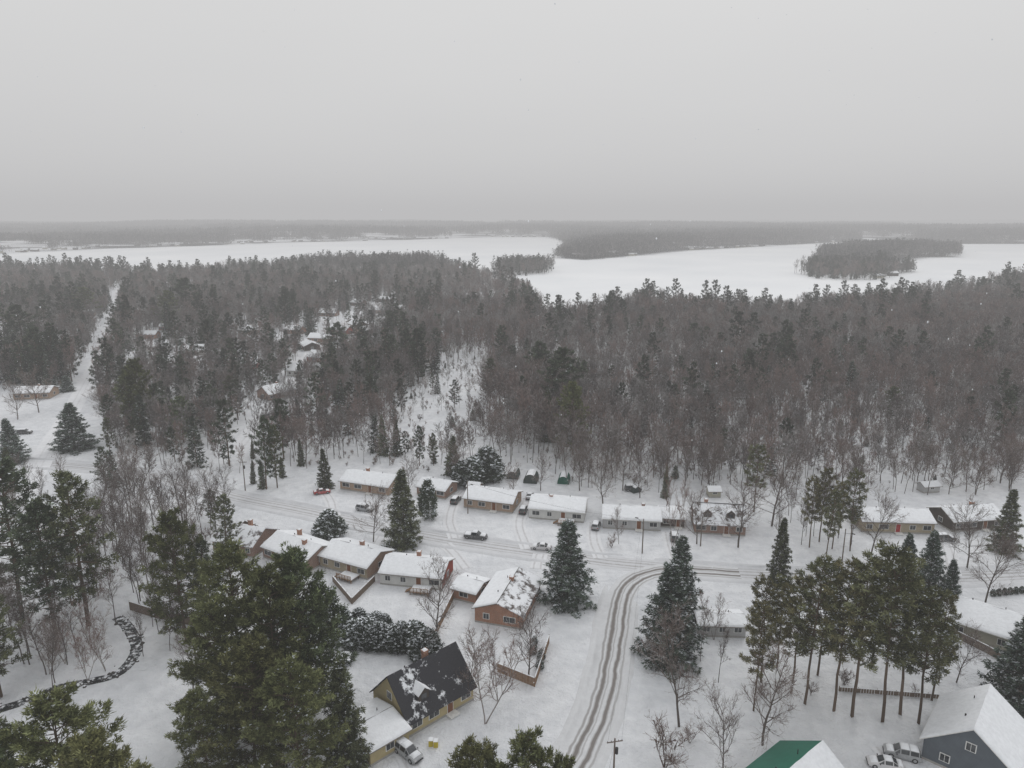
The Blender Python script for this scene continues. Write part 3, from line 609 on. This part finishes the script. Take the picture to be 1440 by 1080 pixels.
def shed(u,v,rot,mat,w=3.2):
    house('garden_shed',u,v,w,2.8,2.0,rot,mat,rh=.7,wins=1,door=None,t=.2,gwin=0)
shed(875,740,-10,'dark'); shed(1005,700,0,'beige'); shed(665,694,-20,'brown'); shed(1310,693,10,'ltgrey',5)
def tramp(u,v):
    X,Y=G(u,v); p=Part(); n=24; R_=2.0
    for i in range(n):
        a,b_=2*math.pi*i/n,2*math.pi*(i+1)/n; p.quad([(math.cos(a)*R_,math.sin(a)*R_,.85),(math.cos(b_)*R_,math.sin(b_)*R_,.85),(math.cos(b_)*R_*.84,math.sin(b_)*R_*.84,.9),(math.cos(a)*R_*.84,math.sin(a)*R_*.84,.9)],0); p.quad([(0,0,.86),(math.cos(a)*R_*.84,math.sin(a)*R_*.84,.9),(math.cos(b_)*R_*.84,math.sin(b_)*R_*.84,.9)],1)
        if i%4==0: p.cyl((math.cos(a)*R_*.97,math.sin(a)*R_*.97,0),(math.cos(a)*R_*.97,math.sin(a)*R_*.97,2.4),.03,.03,6)
    o=p.obj('trampoline',[M['dkmetal'],M['snow']]); o.location=(X,Y,0)
tramp(483,930)
bn=Part(); x,y=G(606,1048); bn.box((x,y,.5),(.6,.7,1.0)); bn.box((x+.75,y-.2,.5),(.6,.7,1.0)); bn.box((x,y,1.04),(.66,.78,.08),1); bn.box((x+.75,y-.2,1.04),(.66,.78,.08),1); bn.obj('wheelie_bins',[M['yel'],M['snow']])
# ---------- poles ----------
def upole(name,u,v,h,lamp=False,rot=0.):
    X,Y=G(u,v); p=Part(); p.cyl((0,0,-.3),(0,0,h),.15,.1,10); 
    if lamp: p.cyl((0,0,h-1.2),(1.6,-.5,h-.4),.035,.03,6,1); p.box((1.9,-.6,h-.4),(.7,.28,.14),1)
    else:
        p.box((0,0,h-.5),(2.2,.1,.12))
        for q in (-1,-.5,.5,1): p.cyl((q,0,h-.44),(q,0,h-.24),.04,.03,6,1)
        p.cyl((.32,0,h-2.4),(.32,0,h-1.5),.2,.2,10,1)
    o=p.obj(name,[M['pole'],M['dkmetal']]); o.location=(X,Y,0); o.rotation_euler=(0,0,rot); return X,Y,h
pl=[upole('utility_pole',862,1110,8,False,.2),upole('utility_pole',903,778,8.5,True,2.6),upole('utility_pole',658,722,9,True,-.6)]
upole('street_lamp',1184,790,8,True,-.8); upole('street_lamp',985,768,7.5,True,-.5); upole('utility_pole',345,690,9,False,0)
wr=Part()
def wire(a,b_,sag=.8):
    n=14; pr=None
    for i in range(n+1):
        t=i/n; q=Vector((a[0]+(b_[0]-a[0])*t,a[1]+(b_[1]-a[1])*t,a[2]+(b_[2]-a[2])*t-sag*4*t*(1-t)))
        if pr is not None: wr.cyl(pr,q,.012,.012,4)
        pr=q
for o in (-.9,.9): wire((pl[0][0]+o,pl[0][1],7.6),(pl[1][0]+o*.4,pl[1][1],8.2),1.2); wire((pl[1][0],pl[1][1]+o*.3,8.2),(pl[2][0],pl[2][1],8.6),1.2)
wire((pl[0][0],pl[0][1],7.2),(pl[0][0]-14,pl[0][1]-45,9.2),1)
wr.obj('overhead_wires',M['dkmetal'])
# ---------- tree kinds ----------
OL=(.118,.132,.066); DG=(.07,.09,.062); BG=(.068,.092,.077)
K={}
K['white_pine']=[conifer_mesh('white_pine_%d'%i,100+i,'pine',24,6.5,.10,105,22,13,.62,.08,[OL,(.1,.126,.07),(.126,.132,.066)][i%3],.04,ragged=.36) for i in range(4)]
K['dark_pine']=[conifer_mesh('dark_pine_%d'%i,130+i,'pine',20,4.4,.2,70,14,12,.55,.08,[DG,(.092,.104,.062),(.08,.1,.07)][i],.09,ragged=.5) for i in range(3)]
K['red_pine']=[conifer_mesh('red_pine_%d'%i,150+i,'red',20,3.3,.38,50,13,11,.55,.07,[(.135,.13,.075),(.112,.12,.07)][i%2],.11,ragged=.5,tr=.2) for i in range(4)]
K['spruce']=[conifer_mesh('spruce_%d'%i,170+i,'spruce',16,4.5,.03,150,17,10,.5,.075,BG,.42,ragged=.38) for i in range(3)]
K['green_spruce']=[conifer_mesh('green_spruce_%d'%i,180+i,'spruce',18,4.3,.04,140,15,11,.52,.08,(.088,.1,.063),.16,ragged=.45) for i in range(2)]
K['cedar']=[cedar_mesh('cedar_%d'%i,190+i,6,1.3,650,(.065,.082,.055),.14) for i in range(2)]
K['bushcedar']=[cedar_mesh('cedar_bush_%d'%i,194+i,3.6,1.7,600,(.062,.078,.056),.3,.8) for i in range(3)]
K['maple']=[bare_mesh('bare_maple_%d'%i,200+i,14,.2,.4,17,7,6,3,.014,(.125,.108,.098),(.168,.13,.115),True) for i in range(4)]
K['tall_bare']=[bare_mesh('tall_bare_%d'%i,220+i,18,.36,.27,16,6,6,3,.015,(.115,.1,.093),(.155,.125,.112),True,tr=.16,steep=.25) for i in range(4)]
K['birch']=[bare_mesh('birch_%d'%i,240+i,13,.25,.28,17,6,6,3,.014,(.28,.255,.24),(.2,.13,.11),True,multi=2,tr=.16,steep=.2) for i in range(2)]
K['shrub']=[bare_mesh('shrub_%d'%i,260+i,3.2,.1,.5,12,4,4,3,.011,(.13,.1,.09),(.18,.13,.11),True,multi=4,tr=.06) for i in range(2)]
PH={'white_pine':24,'dark_pine':20,'red_pine':20,'spruce':16,'green_spruce':18,'cedar':6,'bushcedar':3.6,'maple':14,'tall_bare':18,'birch':13,'shrub':3.2}
NM={'white_pine':'white_pine_tree','dark_pine':'pine_tree','red_pine':'red_pine_tree','spruce':'spruce_tree','green_spruce':'spruce_tree','cedar':'cedar_tree','bushcedar':'cedar_bush','maple':'bare_maple_tree','tall_bare':'bare_tree','birch':'bare_birch_tree','shrub':'bare_shrub'}
placed=[]
def tree(kind,u,vb,vt=None,w=1.0,h=None,i=None):
    X,Y=G(u,vb)
    if h is None: h=hgt(Y,vt)
    s=h/PH[kind]; me=random.choice(K[kind]) if i is None else K[kind][i%len(K[kind])]
    o=bpy.data.objects.new(NM[kind],me); o.location=(X,Y,0); o.scale=(s*w,s*w,s); o.rotation_euler=(random.gauss(0,.02),random.gauss(0,.02),random.uniform(0,6.28)); link(o); placed.append((X,Y)); return o
for a in [('spruce',797,846,735,1.3),('spruce',953,868,755,1.1),('spruce',940,925,800,1.35),('green_spruce',568,768,660,1.15),('spruce',105,632,568,1.7),('cedar',603,729,676,1),('green_spruce',1094,822,730,.85),
 ('spruce',1302,852,748,.95),('spruce',1268,840,752,.9),('spruce',1330,870,790,.9),('green_spruce',1412,775,690,1.1),('spruce',1432,985,860,1.3),('green_spruce',1462,960,850,1.3),('green_spruce',488,1085,930,1.0),
 ('bushcedar',464,752,720,1.4),('spruce',20,650,590,1.3),
 ('white_pine',345,1005,775,.95),('white_pine',395,1040,805,.95),('white_pine',430,1010,775,.85),('dark_pine',455,990,830,1.3),('white_pine',318,1045,860,1.0),('white_pine',360,1105,915,1.15),('white_pine',425,1130,940,1.1),('white_pine',300,1120,970,.95),
 ('white_pine',115,1260,985,1.05),('white_pine',180,1330,1045,.9),('white_pine',20,1300,1010,1.0),('dark_pine',5,1160,1020,1.1),
 ('white_pine',668,1260,1048,.85),('white_pine',738,1280,1040,.8),('white_pine',790,1290,1072,.7),
 ('dark_pine',30,870,655,1.1),('dark_pine',78,895,710,1.1),('dark_pine',125,880,668,1.0),('dark_pine',2,980,830,1.2),('white_pine',262,900,722,.85),('dark_pine',290,870,760,1.1),
 ('dark_pine',300,735,690,1.3),('dark_pine',320,790,700,1.0),('green_spruce',16,690,630,1),
 ('white_pine',200,612,508,.85),('dark_pine',188,615,530,1.2),('white_pine',258,622,560,1.1),('dark_pine',225,606,540,1.1),('dark_pine',375,688,588,.8),('dark_pine',390,686,600,.75),('green_spruce',458,686,632,1.0),('green_spruce',540,640,585,.8),('dark_pine',590,655,600,.8),('dark_pine',610,655,610,.8),('green_spruce',635,668,614,1.1),('green_spruce',558,640,590,.8),
 ('bushcedar',655,680,650,1.5),('bushcedar',668,678,645,1.5),('bushcedar',684,674,632,1.2),('green_spruce',684,672,630,1.1),
 ('dark_pine',790,600,492,1.4),('white_pine',805,640,540,.9),('dark_pine',757,560,482,1.3),('dark_pine',735,590,530,1.0),('dark_pine',820,560,508,1.2),('dark_pine',475,512,455,1.8),('dark_pine',690,560,505,1),('green_spruce',770,620,550,1),('dark_pine',1250,600,545,1.2),('dark_pine',975,500,455,1.5),
 ('red_pine',1060,720,628,1.1),('red_pine',1152,762,660,.9),('red_pine',1138,770,676,.9),('red_pine',1170,772,680,.9),('red_pine',1195,775,665,.9),('red_pine',1160,790,690,.8),('green_spruce',935,700,655,.6),
 ('dark_pine',265,455,392,1.6),('dark_pine',240,470,410,1.4),('dark_pine',35,500,430,1.6),('dark_pine',60,520,460,1.5),('dark_pine',125,455,405,1.6),('spruce',95,550,528,1.9),('dark_pine',1275,382.5,368,1.6),
 ]: tree(*a)
for (u,vb,vt,w) in [(1132,990,790,.95),(1112,975,815,1),(1092,940,815,1.05),(1172,1000,800,1.0),(1198,1008,790,1.0),(1070,960,820,1.0),(1240,1015,775,1.0),(1266,1005,800,1.0),(1292,1018,835,1.05),(1310,985,840,.9),(1225,940,800,1),(1150,950,790,.95),(1320,960,870,1.0),(1060,1000,850,.9)]:
    tree('red_pine',u,vb,vt,w)
for a in [('maple',525,762,690,1.0),('maple',615,905,775,.8),('birch',682,1018,880,1.0),('maple',742,958,850,.9),('maple',955,1022,868,.85),('maple',1072,1048,895,.9),('maple',1015,1088,985,.9),('shrub',935,1080,1015,1.0),('shrub',1440,990,940,1),
 ('maple',272,975,880,.8),('maple',848,712,640,1.1),('maple',815,690,630,1.0),('maple',980,765,690,1),('maple',1038,770,670,1.0),('maple',900,700,645,1.2),('maple',760,690,640,1),('maple',1085,740,640,1.1),('maple',1360,800,700,1.0),('maple',1225,780,690,.9),('birch',1004,900,820,.8),('tall_bare',985,930,850,.8),('birch',700,985,880,.8),('maple',660,985,890,.8),
 ('maple',1385,850,745,.9),('maple',1345,960,880,.9),('maple',430,650,585,1),('maple',470,640,580,1),('maple',150,600,540,1.3),('maple',55,580,520,1.1),('maple',25,590,540,1),('birch',945,770,650,.5),('shrub',970,1045,1020,1.2),('shrub',860,770,752,1),('maple',555,738,700,.9),('maple',870,765,715,.6),('tall_bare',1010,960,870,.7),
 ('maple',575,700,640,.9),('maple',720,700,650,.9),('maple',640,675,620,1),('maple',935,690,620,1)]: tree(*a)
for i in range(15):
    t=i/14; tree('bushcedar',478+t*122+random.uniform(-3,3),893+t*26+random.uniform(-5,8),None,1.15,h=random.uniform(3.6,5.2))
for i in range(7): tree('bushcedar',470+i*12,885+random.uniform(-5,5),None,1.1,h=random.uniform(3,4.4))
for i in range(6): tree('bushcedar',755+random.uniform(-8,8),905+i*7,None,.9,h=random.uniform(1,1.8))
for i in range(9): tree('cedar',1396+i*8,838-i*.8,None,1.6,h=1.5)
def scat(kind,poly,n,h0,h1,w=1.):
    us=[p[0] for p in poly]; vs=[p[1] for p in poly]; c=0
    while c<n:
        u=random.uniform(min(us),max(us)); v=random.uniform(min(vs),max(vs))
        if inpoly([u],[v],poly)[0]: tree(random.choice(kind) if isinstance(kind,list) else kind,u,v,None,w*random.uniform(.85,1.1),h=random.uniform(h0,h1)); c+=1
scat('tall_bare',[(120,720),(330,715),(300,800),(240,880),(100,880)],58,13,19)
scat('tall_bare',[(-30,870),(150,870),(160,940),(60,1000),(-40,1010)],24,10,16)
scat('birch',[(0,900),(140,890),(150,950),(0,1010)],9,7,11)
scat('tall_bare',[(-60,680),(100,690),(120,860),(-60,860)],18,12,17)
scat('shrub',[(120,720),(330,720),(300,860),(100,880)],30,2,3.5)
scat('tall_bare',[(196,880),(260,880),(240,930),(200,930)],5,7,10)
scat(['maple','tall_bare'],[(700,650),(1060,660),(1060,700),(860,690),(700,672)],34,9,15)
scat('tall_bare',[(1080,700),(1200,700),(1200,770),(1090,780)],16,9,14)
scat(['tall_bare','maple'],[(1180,680),(1440,660),(1440,698),(1180,705)],34,9,15)
scat('tall_bare',[(1330,760),(1440,750),(1440,790),(1340,790)],4,7,9)
scat('tall_bare',[(1080,860),(1340,860),(1330,960),(1100,960)],12,7,11)
scat('shrub',[(1030,880),(1340,880),(1330,980),(1060,980)],14,1.5,3)
scat('green_spruce',[(345,600),(460,640),(450,690),(350,690)],5,6,11,.8)
scat('dark_pine',[(140,570),(330,580),(330,700),(150,690)],6,11,17)
# ---------- forests ----------
BC=[(.135,.116,.108),(.15,.124,.113),(.12,.108,.104),(.175,.16,.15),(.13,.114,.108),(.155,.133,.124)]; TC=[(.185,.148,.136),(.21,.152,.136),(.155,.138,.132),(.25,.235,.228),(.17,.146,.138),(.2,.155,.142)]
FB=[bare_mesh('f_bare_%d'%i,300+i,17,[.45,.36,.52,.4,.48,.34][i],[.26,.33,.22,.3,.27,.36][i],14,6,6,0,.041,BC[i],TC[i],tr=.15,steep=.15) for i in range(6)]
FP=[conifer_mesh('f_pine_%d'%i,330+i,'pine',20,4.2,.15,50,9,9,.7,.13,(.056,.07,.052),.06,'fleaf',ragged=.5) for i in range(3)]
FS=[conifer_mesh('f_spruce_%d'%i,340+i,'spruce',15,3.1,.05,60,8,8,.62,.12,(.06,.075,.061),.16,'fleaf') for i in range(2)]
protos=FB+FP+FS
def pts(y0,y1,sp,k=.8):
    ys=np.arange(y0,y1,sp); X=[];Y=[]
    for y in ys:
        w=k*y+40; n=int(2*w/sp); X.append(np.linspace(-w,w,n)); Y.append(np.full(n,y))
    x=np.concatenate(X); y=np.concatenate(Y); x=x+rng.uniform(-.65,.65,len(x))*sp; y=y+rng.uniform(-.65,.65,len(y))*sp; return x,y
def land(x,y):
    l=~inpoly(x,y,lake)
    for p in isl: l|=inpoly(x,y,p)
    return l
lowu=[-700,-100,0,110,140,160,330,345,435,450,560,640,700,760,850,930,1060,1180,1200,1440,2200]
lowv=[560,550,545,545,560,700,690,650,660,655,655,660,655,665,672,680,685,690,685,675,640]
clear_s=[[(530,640),(565,590),(580,560),(615,525),(650,508),(685,505),(688,530),(672,600),(645,650),(580,655)]]
clear_h=[[(-20,660),(-20,575),(40,565),(90,556),(118,510),(136,470),(148,470),(146,500),(138,530),(126,570),(112,610),(104,660)],
 [(372,680),(380,600),(408,545),(430,500),(442,478),(478,456),(515,438),(550,426),(552,432),(512,462),(458,500),(430,535),(398,580),(380,640)],[(195,495),(200,478),(240,475),(262,490),(262,505),(210,505)],[(700,668),(705,655),(800,660),(800,690)]]
def seg_d(x,y,P_):
    d=np.full(x.shape,1e9)
    for p in P_: d=np.minimum(d,(x-p.x)**2+(y-p.y)**2)
    return np.sqrt(d)
hx=[(e.location.x,e.location.y) for e in scene.objects if e.type=='EMPTY' and ('house' in e.name or 'bungalow' in e.name or 'garage' in e.name)]
def forest(name,y0,y1,sp,sc0):
    x,y=pts(y0,y1,sp); u,v=proj(x,y); ok=land(x,y)&(v<np.interp(u,lowu,lowv)); r=rng.random(len(x))
    for p in clear_s: ok&=~(inpoly(u,v,p)&(r>.28))
    ok&=~(inpoly(u,v,clear_h[0])&(r>.13)); ok&=~(inpoly(u,v,clear_h[1])&(r>.3)); ok&=~(inpoly(u,v,clear_h[2])&(r>.3)); ok&=~(inpoly(u,v,clear_h[3])&(r>.1))
    ok&=~((u>1180)&(v>640)&(r>.6)); ok&=~((u<330)&(v>560)&(r>.58)); ok&=~((u<560)&(v<560)&(v>430)&(vnoise(x,y,45,4)>.7)&(r>.4))
    ok&=~((u<700)&(v>560)&(r>.72))
    ok&=seg_d(x,y,smooth(GP(far1),6))>5.5; ok&=seg_d(x,y,smooth(GP(far2),6))>5; ok&=seg_d(x,y,smooth(GP(main_px),6))>8
    for a,b_ in hx: ok&=((x-a)**2+(y-b_)**2)>64
    r2=rng.random(len(x))
    for a,b_ in dist_h: 
        if b_<800: ok&=~((np.abs(x-a-(y-b_)*a/b_)<8)&(y<b_+8)&(y>b_-55)&(r2<.55))
    ok&=r>(.02+.1*vnoise(x,y,30,7))
    x,y,u,v=x[ok],y[ok],u[ok],v[ok]; n=len(x)
    sh=inpoly(x,y+35,lake)|inpoly(x+25,y+20,lake)|inpoly(x-25,y+20,lake)|inpoly(x,y+70,lake)
    pc=np.where(u<620,.17,.02)+.4*np.clip(vnoise(x,y,60,2)-.62,0,1)+np.where(sh,.2,0); pc=np.where((v>600),pc*.5,pc)
    con=rng.random(n)<pc
    kn=(vnoise(x,y,50,12)*6+rng.normal(0,1.3,n)).astype(int)%6; ix=np.where(con,rng.integers(6,11,n),kn)
    sc=sc0*rng.uniform(.6,1.15,n)*(.8+.4*vnoise(x,y,55,21))*np.where(con,rng.uniform(.8,1.3,n),1)
    sc=np.where(inpoly(u,v,clear_s[0]),sc*.5,sc)
    return scatter(name,x,y,rng.uniform(0,6.28,n),sc,ix,protos)
forest('forest_edge',165,340,3.8,.9); forest('forest',340,620,4.7,.95); forest('woodland',620,1080,6.6,1.0)
# undergrowth
SH=[bare_mesh('f_shrub_%d'%i,400+i,2.6,.1,.5,12,4,3,0,.03,(.15,.125,.11),[(.2,.15,.125),(.18,.15,.135)][i],multi=4,tr=.05) for i in range(2)]+[conifer_mesh('f_sapling',410,'spruce',4,1.3,.03,40,6,7,.4,.08,(.065,.08,.06),.1,'fleaf')]
x,y=pts(165,480,6.0); u,v=proj(x,y); ok=(v<np.interp(u,lowu,lowv)+6)&(rng.random(len(x))<.85)&(seg_d(x,y,smooth(GP(far1),6))>7)&(seg_d(x,y,smooth(GP(far2),6))>7)&(seg_d(x,y,smooth(GP(main_px),6))>8); 
for p in clear_h: ok&=~(inpoly(u,v,p)&(rng.random(len(x))>.2))
x,y=x[ok],y[ok]; n=len(x)
scatter('undergrowth',x,y,rng.uniform(0,6.28,n),rng.uniform(.35,1.15,n)*(.5+vnoise(x,y,25,77)),rng.choice([0,1,0,1,0,1,0,1,0,1,0,1,2],n),SH)
# far tree patches
def patch_mesh(name,seed,size=22,nt_=14):
    R=np.random.default_rng(seed); segs=[];sc=[];VV=[];CC=[]
    for i in range(nt_):
        px,py=R.uniform(-size/2,size/2,2); h=R.uniform(11,18)
        if R.random()<.3:
            segs.append([px,py,0,px,py,h,.2,.05]); sc.append((.08,.07,.065)); n=26; t=R.uniform(.2,1,n); a=R.uniform(0,6.28,n); r=2.6*(1-t)+.3; c=np.stack([px+np.cos(a)*r,py+np.sin(a)*r,t*h],1)
            V,C=needles(c,np.stack([np.cos(a),np.sin(a),a*0],1),1.2,.4,R,np.tile((.045,.052,.045),(n,1)),4); VV.append(V); CC.append(C)
        else:
            segs.append([px,py,0,px,py,h*.9,.18,.05]); sc.append((.12,.11,.105))
            for k in range(32):
                t=R.uniform(.4,.95); a=R.uniform(0,6.28); L=R.uniform(1.5,3.8)*(1.2-t*.6); el=R.uniform(.4,1.1); p=np.array([px,py,h*t*.85])+R.normal(0,.9,3); q=p+L*np.array([math.cos(a)*math.cos(el),math.sin(a)*math.cos(el),math.sin(el)]); segs.append([*p,*q,.14,.07]); sc.append((.145,.128,.122))
    return tree_mesh(name,segs,np.array(sc),np.vstack(VV),np.vstack(CC),[M['fbark'],M['fleaf']],thr=.16)
PM=[patch_mesh('tree_patch_%d'%i,500+i) for i in range(4)]
def hill(x,y):
    f=np.zeros(x.shape); c=0
    for rr in (50,130):
        for k in range(6): f+=land(x+rr*math.cos(k*1.047),y+rr*math.sin(k*1.047)); c+=1
    f=np.clip((f/c-.4)/.6,0,1)
    return f*(8+18*vnoise(x,y,420,8)+np.clip((y-2600)/2500,0,1)*44*vnoise(x,y,900,18))
def clearing(x,y): return (vnoise(x,y,130,31)*.6+vnoise(x,y,60,32)*.4)>np.where(x<0,.58,.72)
for nm,y0,y1,sp in (('far_forest',1000,2300,18),('farther_forest',2300,4600,31)):
    x,y=pts(y0,y1,sp,.78); isl_in=np.zeros(len(x),bool)
    for p in isl: isl_in|=inpoly(x,y,p)
    ok=land(x,y)&(~clearing(x,y)|isl_in); x,y=x[ok],y[ok]; n=len(x)
    scatter(nm,x,y,rng.uniform(0,6.28,n),rng.uniform(.85,1.2,n)*(1.15 if y0<2000 else 1.45),rng.integers(0,4,n),PM,z=hill(x,y))
rows=[1150.]; 
while rows[-1]<24000: rows.append(rows[-1]*1.014)
cols_=np.linspace(-1.0,1.0,300); YY,XX=np.meshgrid(rows,cols_,indexing='ij'); XX=XX*YY
HH=hill(XX.ravel(),YY.ravel()).reshape(XX.shape)
Z=HH+5+4*vnoise(XX,YY,60,3)+3*vnoise(XX,YY,25,6)
ld=land(XX.ravel(),YY.ravel()).reshape(XX.shape)&~(clearing(XX,YY)&(YY<4800))
V=np.stack([XX,YY,Z],-1).reshape(-1,3); nc_=len(cols_); Fc=[]
for i in range(len(rows)-1):
    for j in range(nc_-1):
        if ld[i,j] and ld[i+1,j] and ld[i,j+1] and ld[i+1,j+1]: Fc.append((i*nc_+j,i*nc_+j+1,(i+1)*nc_+j+1,(i+1)*nc_+j))
me=bpy.data.meshes.new('distant_woodland'); me.from_pydata(V.tolist(),[],Fc)
mw,nt,b=newmat('distant_canopy'); geo=N(nt,'ShaderNodeNewGeometry'); mp=N(nt,'ShaderNodeVectorMath',operation='MULTIPLY'); mp.inputs[1].default_value=(1,.35,1); nt.links.new(geo.outputs['Position'],mp.inputs[0])
cc=ramp(nt,noise(nt,.01,9,.78,mp.outputs[0]),[(.35,(.05,.052,.052)),(.5,(.12,.116,.116)),(.62,(.4,.4,.41))]); nt.links.new(cc,b.inputs['Base Color']); me.materials.append(mw); link(bpy.data.objects.new('distant_woodland',me))
# lakeside cottages, one distant mass
lc=Part()
def cott(x,y):
    w=random.uniform(8,13); d=8; h=random.uniform(3,4.5); a=random.uniform(-.4,.4)
    lc.box((x,y,h/2),(w,d,h),random.choice([0,1,1]),a)
    ca,sa=math.cos(a),math.sin(a)
    def T_(p): return (x+p[0]*ca-p[1]*sa,y+p[0]*sa+p[1]*ca,p[2])
    for sg in (-1,1): lc.slab([T_((-w/2-.5,sg*(d/2+.6),h-.2)),T_((w/2+.5,sg*(d/2+.6),h-.2)),T_((w/2+.5,0,h+2)),T_((-w/2-.5,0,h+2))],.3,2)
for i in range(90):
    t=random.random(); u=np.interp(t,[0,.75,1],[0,700,780]); vv=np.interp(u,[0,150,280,400,560,680,780],[357,350,346,341,338,334,334])-random.uniform(.2,3)**1.2; cott(*G(u,vv))
for i in range(25):
    u=random.uniform(830,1200); vv=np.interp(u,[785,880,960,1100,1212],[363,361,353,345,339]); cott(*G(u,vv-random.uniform(.2,1)))
for i in range(20): u=random.uniform(1240,1440); cott(*G(u,342.5-random.uniform(0,4)))
for u,v in ((1235,391),(1255,388),(1310,360),(1325,360)): cott(*G(u,v))
lc.obj('lakeside_cottages',[M['dark'],M['beige'],M['snow']])
# ---------- falling snow ----------
fs=Part()
for i in range(480):
    d=random.uniform(7,55); x=random.uniform(-.75,.75)*d; z=H+random.uniform(-.75,.4)*d; r=random.uniform(.008,.02)
    if d<14: r*=.6
    c=(x,d,z); n=len(fs.v)
    for o in ((r,0,0),(-r,0,0),(0,r,0),(0,-r,0),(0,0,r*1.4),(0,0,-r*1.4)): fs.v.append((c[0]+o[0],c[1]+o[1],c[2]+o[2]))
    for f in ((0,2,4),(2,1,4),(1,3,4),(3,0,4),(2,0,5),(1,2,5),(3,1,5),(0,3,5)): fs.f.append(tuple(n+k for k in f)); fs.m.append(0)
fs.obj('falling_snow',M['snow'])
# ---------- haze: absorbing volume, its scattered light put in as even grey emission ----------
hz=Part(); hz.box((0,12000,90),(50000,26000,240)); 
mh=bpy.data.materials.new('emissive_haze'); mh.use_nodes=True; nt=mh.node_tree; nt.nodes.clear(); out=nt.nodes.new('ShaderNodeOutputMaterial')
BETA=.00040; ab=N(nt,'ShaderNodeVolumeAbsorption'); ab.inputs['Color'].default_value=(0,0,0,1); ab.inputs['Density'].default_value=BETA
em=nt.nodes.new('ShaderNodeEmission'); em.inputs['Color'].default_value=(.51,.508,.515,1); em.inputs['Strength'].default_value=BETA
ad=nt.nodes.new('ShaderNodeAddShader'); nt.links.new(ab.outputs[0],ad.inputs[0]); nt.links.new(em.outputs[0],ad.inputs[1]); nt.links.new(ad.outputs[0],out.inputs['Volume'])
hz.obj('haze',mh)
# ---------- sky, sun, camera ----------
w=bpy.data.worlds.new('World'); scene.world=w; w.use_nodes=True; nt=w.node_tree; nt.nodes.clear()
sk=nt.nodes.new('ShaderNodeTexSky'); sk.sky_type='NISHITA'; sk.sun_disc=False; sk.sun_elevation=math.radians(40); sk.sun_rotation=math.radians(20)
hs=nt.nodes.new('ShaderNodeHueSaturation'); hs.inputs['Saturation'].default_value=.05; nt.links.new(sk.outputs[0],hs.inputs['Color'])
tc=nt.nodes.new('ShaderNodeTexCoord'); sx=nt.nodes.new('ShaderNodeSeparateXYZ'); nt.links.new(tc.outputs['Generated'],sx.inputs[0])
STR=.1
mpn=nt.nodes.new('ShaderNodeMapping'); mpn.inputs['Scale'].default_value=(1.5,1.5,6); nt.links.new(tc.outputs['Generated'],mpn.inputs[0])
nz=nt.nodes.new('ShaderNodeTexNoise'); nz.inputs['Scale'].default_value=1.3; nz.inputs['Detail'].default_value=5; nt.links.new(mpn.outputs[0],nz.inputs['Vector'])
add=nt.nodes.new('ShaderNodeMath'); add.operation='MULTIPLY_ADD'; add.inputs[1].default_value=.14; nt.links.new(nz.outputs['Fac'],add.inputs[0]); nt.links.new(sx.outputs['Z'],add.inputs[2])
r=nt.nodes.new('ShaderNodeValToRGB'); e=r.color_ramp.elements; e.new(.3)
for i,(p,c) in enumerate(((0.06,(.62,.62,.625)),(.34,(.72,.72,.72)),(1.0,(.99,1.0,1.02)))): e[i].position=p; e[i].color=(c[0],c[1],c[2],1)
nt.links.new(add.outputs[0],r.inputs[0])
vs=nt.nodes.new('ShaderNodeVectorMath'); vs.operation='SCALE'; vs.inputs['Scale'].default_value=1/STR; nt.links.new(r.outputs[0],vs.inputs[0])
mx=nt.nodes.new('ShaderNodeMix'); mx.data_type='RGBA'; mx.inputs[0].default_value=.95; nt.links.new(hs.outputs[0],mx.inputs[6]); nt.links.new(vs.outputs[0],mx.inputs[7])
bg=nt.nodes.new('ShaderNodeBackground'); bg.inputs['Strength'].default_value=STR; nt.links.new(mx.outputs[2],bg.inputs['Color']); wo=nt.nodes.new('ShaderNodeOutputWorld'); nt.links.new(bg.outputs[0],wo.inputs['Surface'])
sl=bpy.data.lights.new('sun','SUN'); sl.energy=.75; sl.angle=math.radians(30); sl.color=(1,.97,.94); so=bpy.data.objects.new('sun',sl); so.rotation_euler=(math.radians(50),0,math.radians(160)); link(so)
cam=bpy.data.cameras.new('camera'); cam.sensor_width=36; cam.lens=36*F/1440; cam.clip_start=.5; cam.clip_end=60000
co=bpy.data.objects.new('camera',cam); co.location=(0,0,H); co.rotation_euler=(math.pi/2-P,0,0); link(co); scene.camera=co
scene.view_settings.view_transform='Standard'; scene.view_settings.look='None'; scene.view_settings.exposure=0
print('trees',len(placed),'objs',len(scene.objects))
